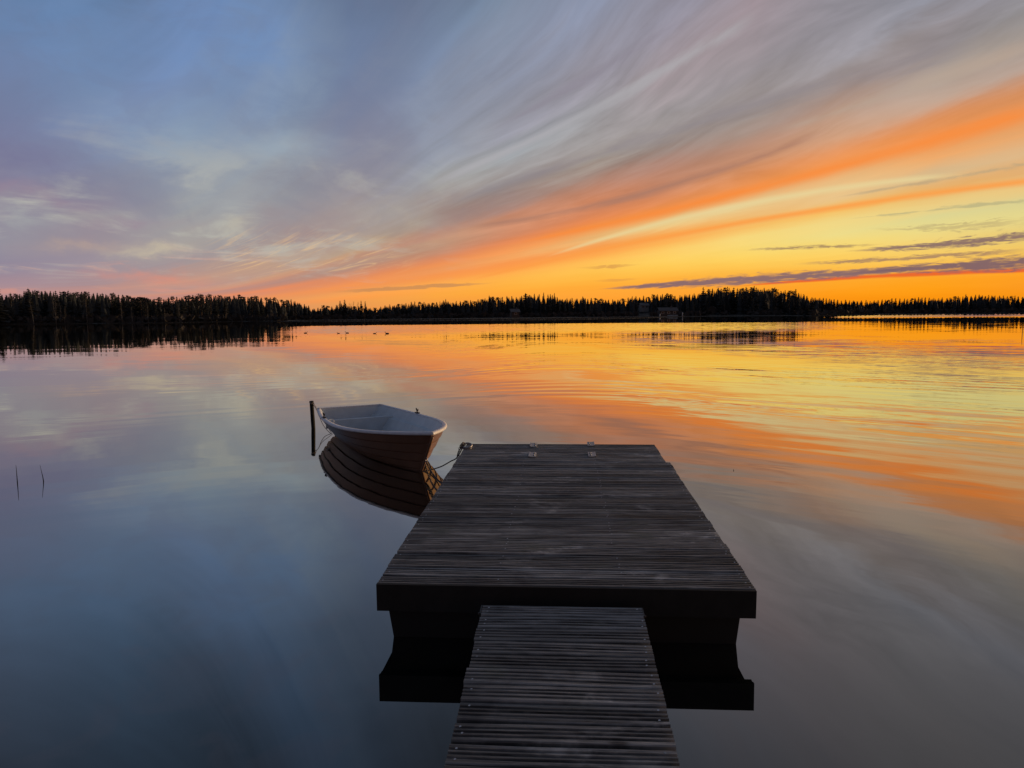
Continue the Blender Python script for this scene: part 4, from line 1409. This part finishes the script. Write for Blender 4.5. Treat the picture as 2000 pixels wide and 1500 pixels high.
# bow eye on the stem and a grip handle by the near rail
eye = stem_lo.lerp(stem_hi, .50)
m_ = MB()
m_.torus(Matrix.Translation(eye + Vector((0, .030, 0))) @ Matrix.Rotation(R(90), 4, 'Y'), .026, .006, 14, 6)
m_.build('bow_eye', M_STEEL, boat)
m_ = MB()
hp = Vector((hull_at(.27, .26)[0] - .05, .262 * BL, .25))
m_.tube([hp, hp + Vector((.0, .0, .055)), hp + Vector((-.02, .05, .07)), hp + Vector((-.03, .09, .055)), hp + Vector((-.03, .095, .0))], .009, 6)
m_.build('grip_handle', M_RAIL, boat)

# ------------------------------------------------------------------ post behind the boat
M_POST = simple('wet post', (.010, .012, .010), .9, var=.4, scale=25, bump=.002, stretch=(1, 1, .15))
pb = at_z(612, 836, 0); pt_ = at_y(608.3, 783, pb.y)
m_ = MB()
ax_ = (pt_ - pb)
rows = []
for q in np.linspace(-2.2, 1.0, 14):
    c = pb + ax_ * q
    rows.append(c)
m_.tube([c - pb for c in rows], [.031 + random.uniform(-.0012, .0012) for _ in rows], 12)
o = m_.build('mooring_post', M_POST); o.location = pb
tag(o, 'thin dark post standing in the water behind the boat', 'post')


# ------------------------------------------------------------------ ropes and chains
M_ROPE = simple('grey rope', (.13, .115, .095), .85, var=.35, scale=120, bump=.002)
M_CORD = simple('thin pale cord', (.22, .20, .19), .8, var=.25, scale=90)
M_CHAIN = simple('galvanised chain', (.08, .08, .085), .45, metal=.85, var=.2, scale=50)


def bez(P, n=24):
    """smooth curve through points"""
    P = [Vector(p) for p in P]
    Q = [P[0] * 2 - P[1]] + P + [P[-1] * 2 - P[-2]]
    out = []
    seg = max(2, n // (len(P) - 1))
    for i in range(1, len(Q) - 2):
        for k in range(seg):
            t = k / seg
            out.append(.5 * ((2 * Q[i]) + (Q[i + 1] - Q[i - 1]) * t + (2 * Q[i - 1] - 5 * Q[i] + 4 * Q[i + 1] - Q[i + 2]) * t * t + (3 * Q[i] - Q[i - 1] - 3 * Q[i + 1] + Q[i + 2]) * t ** 3))
    out.append(P[-1])
    return out


def world_mesh(m_, name, mats, label, cat, group=None):
    o_ = Vector(m_.v[0])
    m_.v = [tuple(Vector(v) - o_) for v in m_.v]
    o = m_.build(name, mats)
    o.location = o_
    return tag(o, label, cat, group)


eye_w = Mb @ (eye + Vector((0, .03, -.02)))
stem_w = Mb @ (stem_lo.lerp(stem_hi, .20) + Vector((.02, .012, 0)))
rope_pts = [ring_w, at_y(893, 893, ring_w.y + .10), at_y(880, 901, ring_w.y + .22), at_y(862, 911, ring_w.y + .36), at_y(845, 916.5, (stem_w.y + ring_w.y) / 2 + .25), stem_w]
m_ = MB()
cv = bez(rope_pts, 60)
m_.tube(cv, .0065, 7)
# a few turns of the rope round the ring
for q in range(3):
    m_.torus(Matrix.Translation(ring_w + Vector((-.012 * q - .004, -.01 * q, -.012 * q))) @ Matrix.Rotation(.9 + .25 * q, 4, 'Y') @ Matrix.Rotation(.5, 4, 'X'), .018 + .002 * q, .0055, 14, 6)
m_.tube(bez([ring_w + Vector((-.02, 0, -.01)), ring_w + Vector((-.055, -.05, -.07)), ring_w + Vector((-.07, -.07, -.13))], 14), .006, 6)
world_mesh(m_, 'mooring_rope', M_ROPE, 'slack grey rope from the ring at the pier corner to the boat stem', 'rope')


def chain(path, name, label, group=None, link_l=.036, link_w=.010, wire=.0024):
    m_ = MB()
    # even steps along the path
    L = [0.0]
    for a_, b_ in zip(path, path[1:]):
        L.append(L[-1] + (b_ - a_).length)
    nlink = max(3, int(L[-1] / (link_l * .80)))
    for i in range(nlink):
        s = (i + .5) / nlink * L[-1]
        j = max(k for k in range(len(L)) if L[k] <= s)
        j = min(j, len(path) - 2)
        f_ = (s - L[j]) / max(L[j + 1] - L[j], 1e-6)
        c = path[j].lerp(path[j + 1], f_)
        t = (path[j + 1] - path[j]).normalized()
        s_ = t.cross(Vector((0, 0, 1)))
        if s_.length < 1e-3:
            s_ = Vector((1, 0, 0))
        s_.normalize()
        n_ = s_.cross(t)
        if i % 2:
            s_, n_ = n_, -s_
        Mx = Matrix(((s_.x, t.x, n_.x, c.x), (s_.y, t.y, n_.y, c.y), (s_.z, t.z, n_.z, c.z), (0, 0, 0, 1)))
        m_.torus(Mx, link_l / 2, wire, 12, 5, squash=link_w / (link_l / 2))
    return world_mesh(m_, name, M_CHAIN, label, 'chain', group)


side_w = Md @ Vector((-DW / 2 - .008, 2.32, TOP - .09))
side2_w = Md @ Vector((-DW / 2 - .008, 2.24, TOP - .11))
ey_ = eye_w.y


def hang(a, b, sag, n=40):
    return [a.lerp(b, k / n) - Vector((0, 0, sag * 4 * (k / n) * (1 - k / n))) for k in range(n + 1)]


chain(hang(eye_w, side_w, .055), 'mooring_chain', 'upper of the two thin chains between the boat stem and the pier side')
chain(hang(eye_w + Vector((-.015, .01, -.03)), side2_w, .11), 'mooring_chain', 'lower, slacker of the two thin chains between the boat stem and the pier side')
chain(hang(ring_w + Vector((-.045, -.03, -.03)), Md @ Vector((-DW / 2 - .02, 2.98, TOP - .10)), .03, 20), 'mooring_chain', 'short chain hanging from the pier corner ring down the pier side')

# cord from the post round the boat's near quarter
st_corner = Mb @ Vector((B0 + .03, -.01, .30))
lowq = at_y(652, 853, 10.0)
top_c = pb + ax_ * .93
m_ = MB()
m_.tube(bez([top_c + Vector((-.03, -.02, .015)), top_c + Vector((.0, -.034, -.01)), top_c + Vector((.034, -.01, -.035)), at_y(619.5, 803, 10.5), at_y(632.5, 832, 10.3), lowq], 40), .0045, 6)
m_.tube(bez([top_c + Vector((.03, -.01, .01)), at_y(618, 797, 10.6), at_y(629, 817, 10.45), lowq + Vector((-.005, 0, .01))], 30), .0035, 6)
m_.torus(Matrix.Translation(top_c) @ Matrix.Rotation(.35, 4, 'Y'), .034, .005, 16, 6)
world_mesh(m_, 'rope', M_CORD, 'thin double cord from the top of the post to the boat quarter', 'cord')
# ------------------------------------------------------------------ stems standing in the lake
M_STEM = simple('dark reed stem', (.02, .022, .02), .7)
for (px, py), pts, w, lab in (((34, 943), [(34, 943), (33, 930), (32, 917), (31, 908)], .0048, 'single straight reed stem left of the kinked one near the left edge'),
                              ((85, 940), [(85, 940), (83.5, 931), (81, 921), (78, 908)], .0048, 'single leaning reed stem bent away from the straight one near the left edge'),
                              ((1433, 919), [(1433, 921), (1433, 918.5), (1432.6, 916.5)], .006, 'short dark stub sticking out of the water right of the pier')):
    base = at_z(px, py, 0)
    path = [base + Vector((0, 0, -.10))] + [at_y(a_, b_, base.y) for a_, b_ in pts]
    m_ = MB()
    rr = [w] + list(np.linspace(w, w * .25, len(pts)))
    m_.tube(path, [float(q) for q in rr], 6)
    world_mesh(m_, 'reed_stem', M_STEM, lab, 'reed')
base = at_z(1996.5, 654, 0)
m_ = MB(); m_.tube([base + Vector((0, 0, -1)), base + Vector((0, 0, .25)), base + Vector((.0, 0, .62))], [.022, .02, .012], 6)
world_mesh(m_, 'channel_stick', M_STEM, 'thin dark stick standing in the lake at the right edge', 'stick')
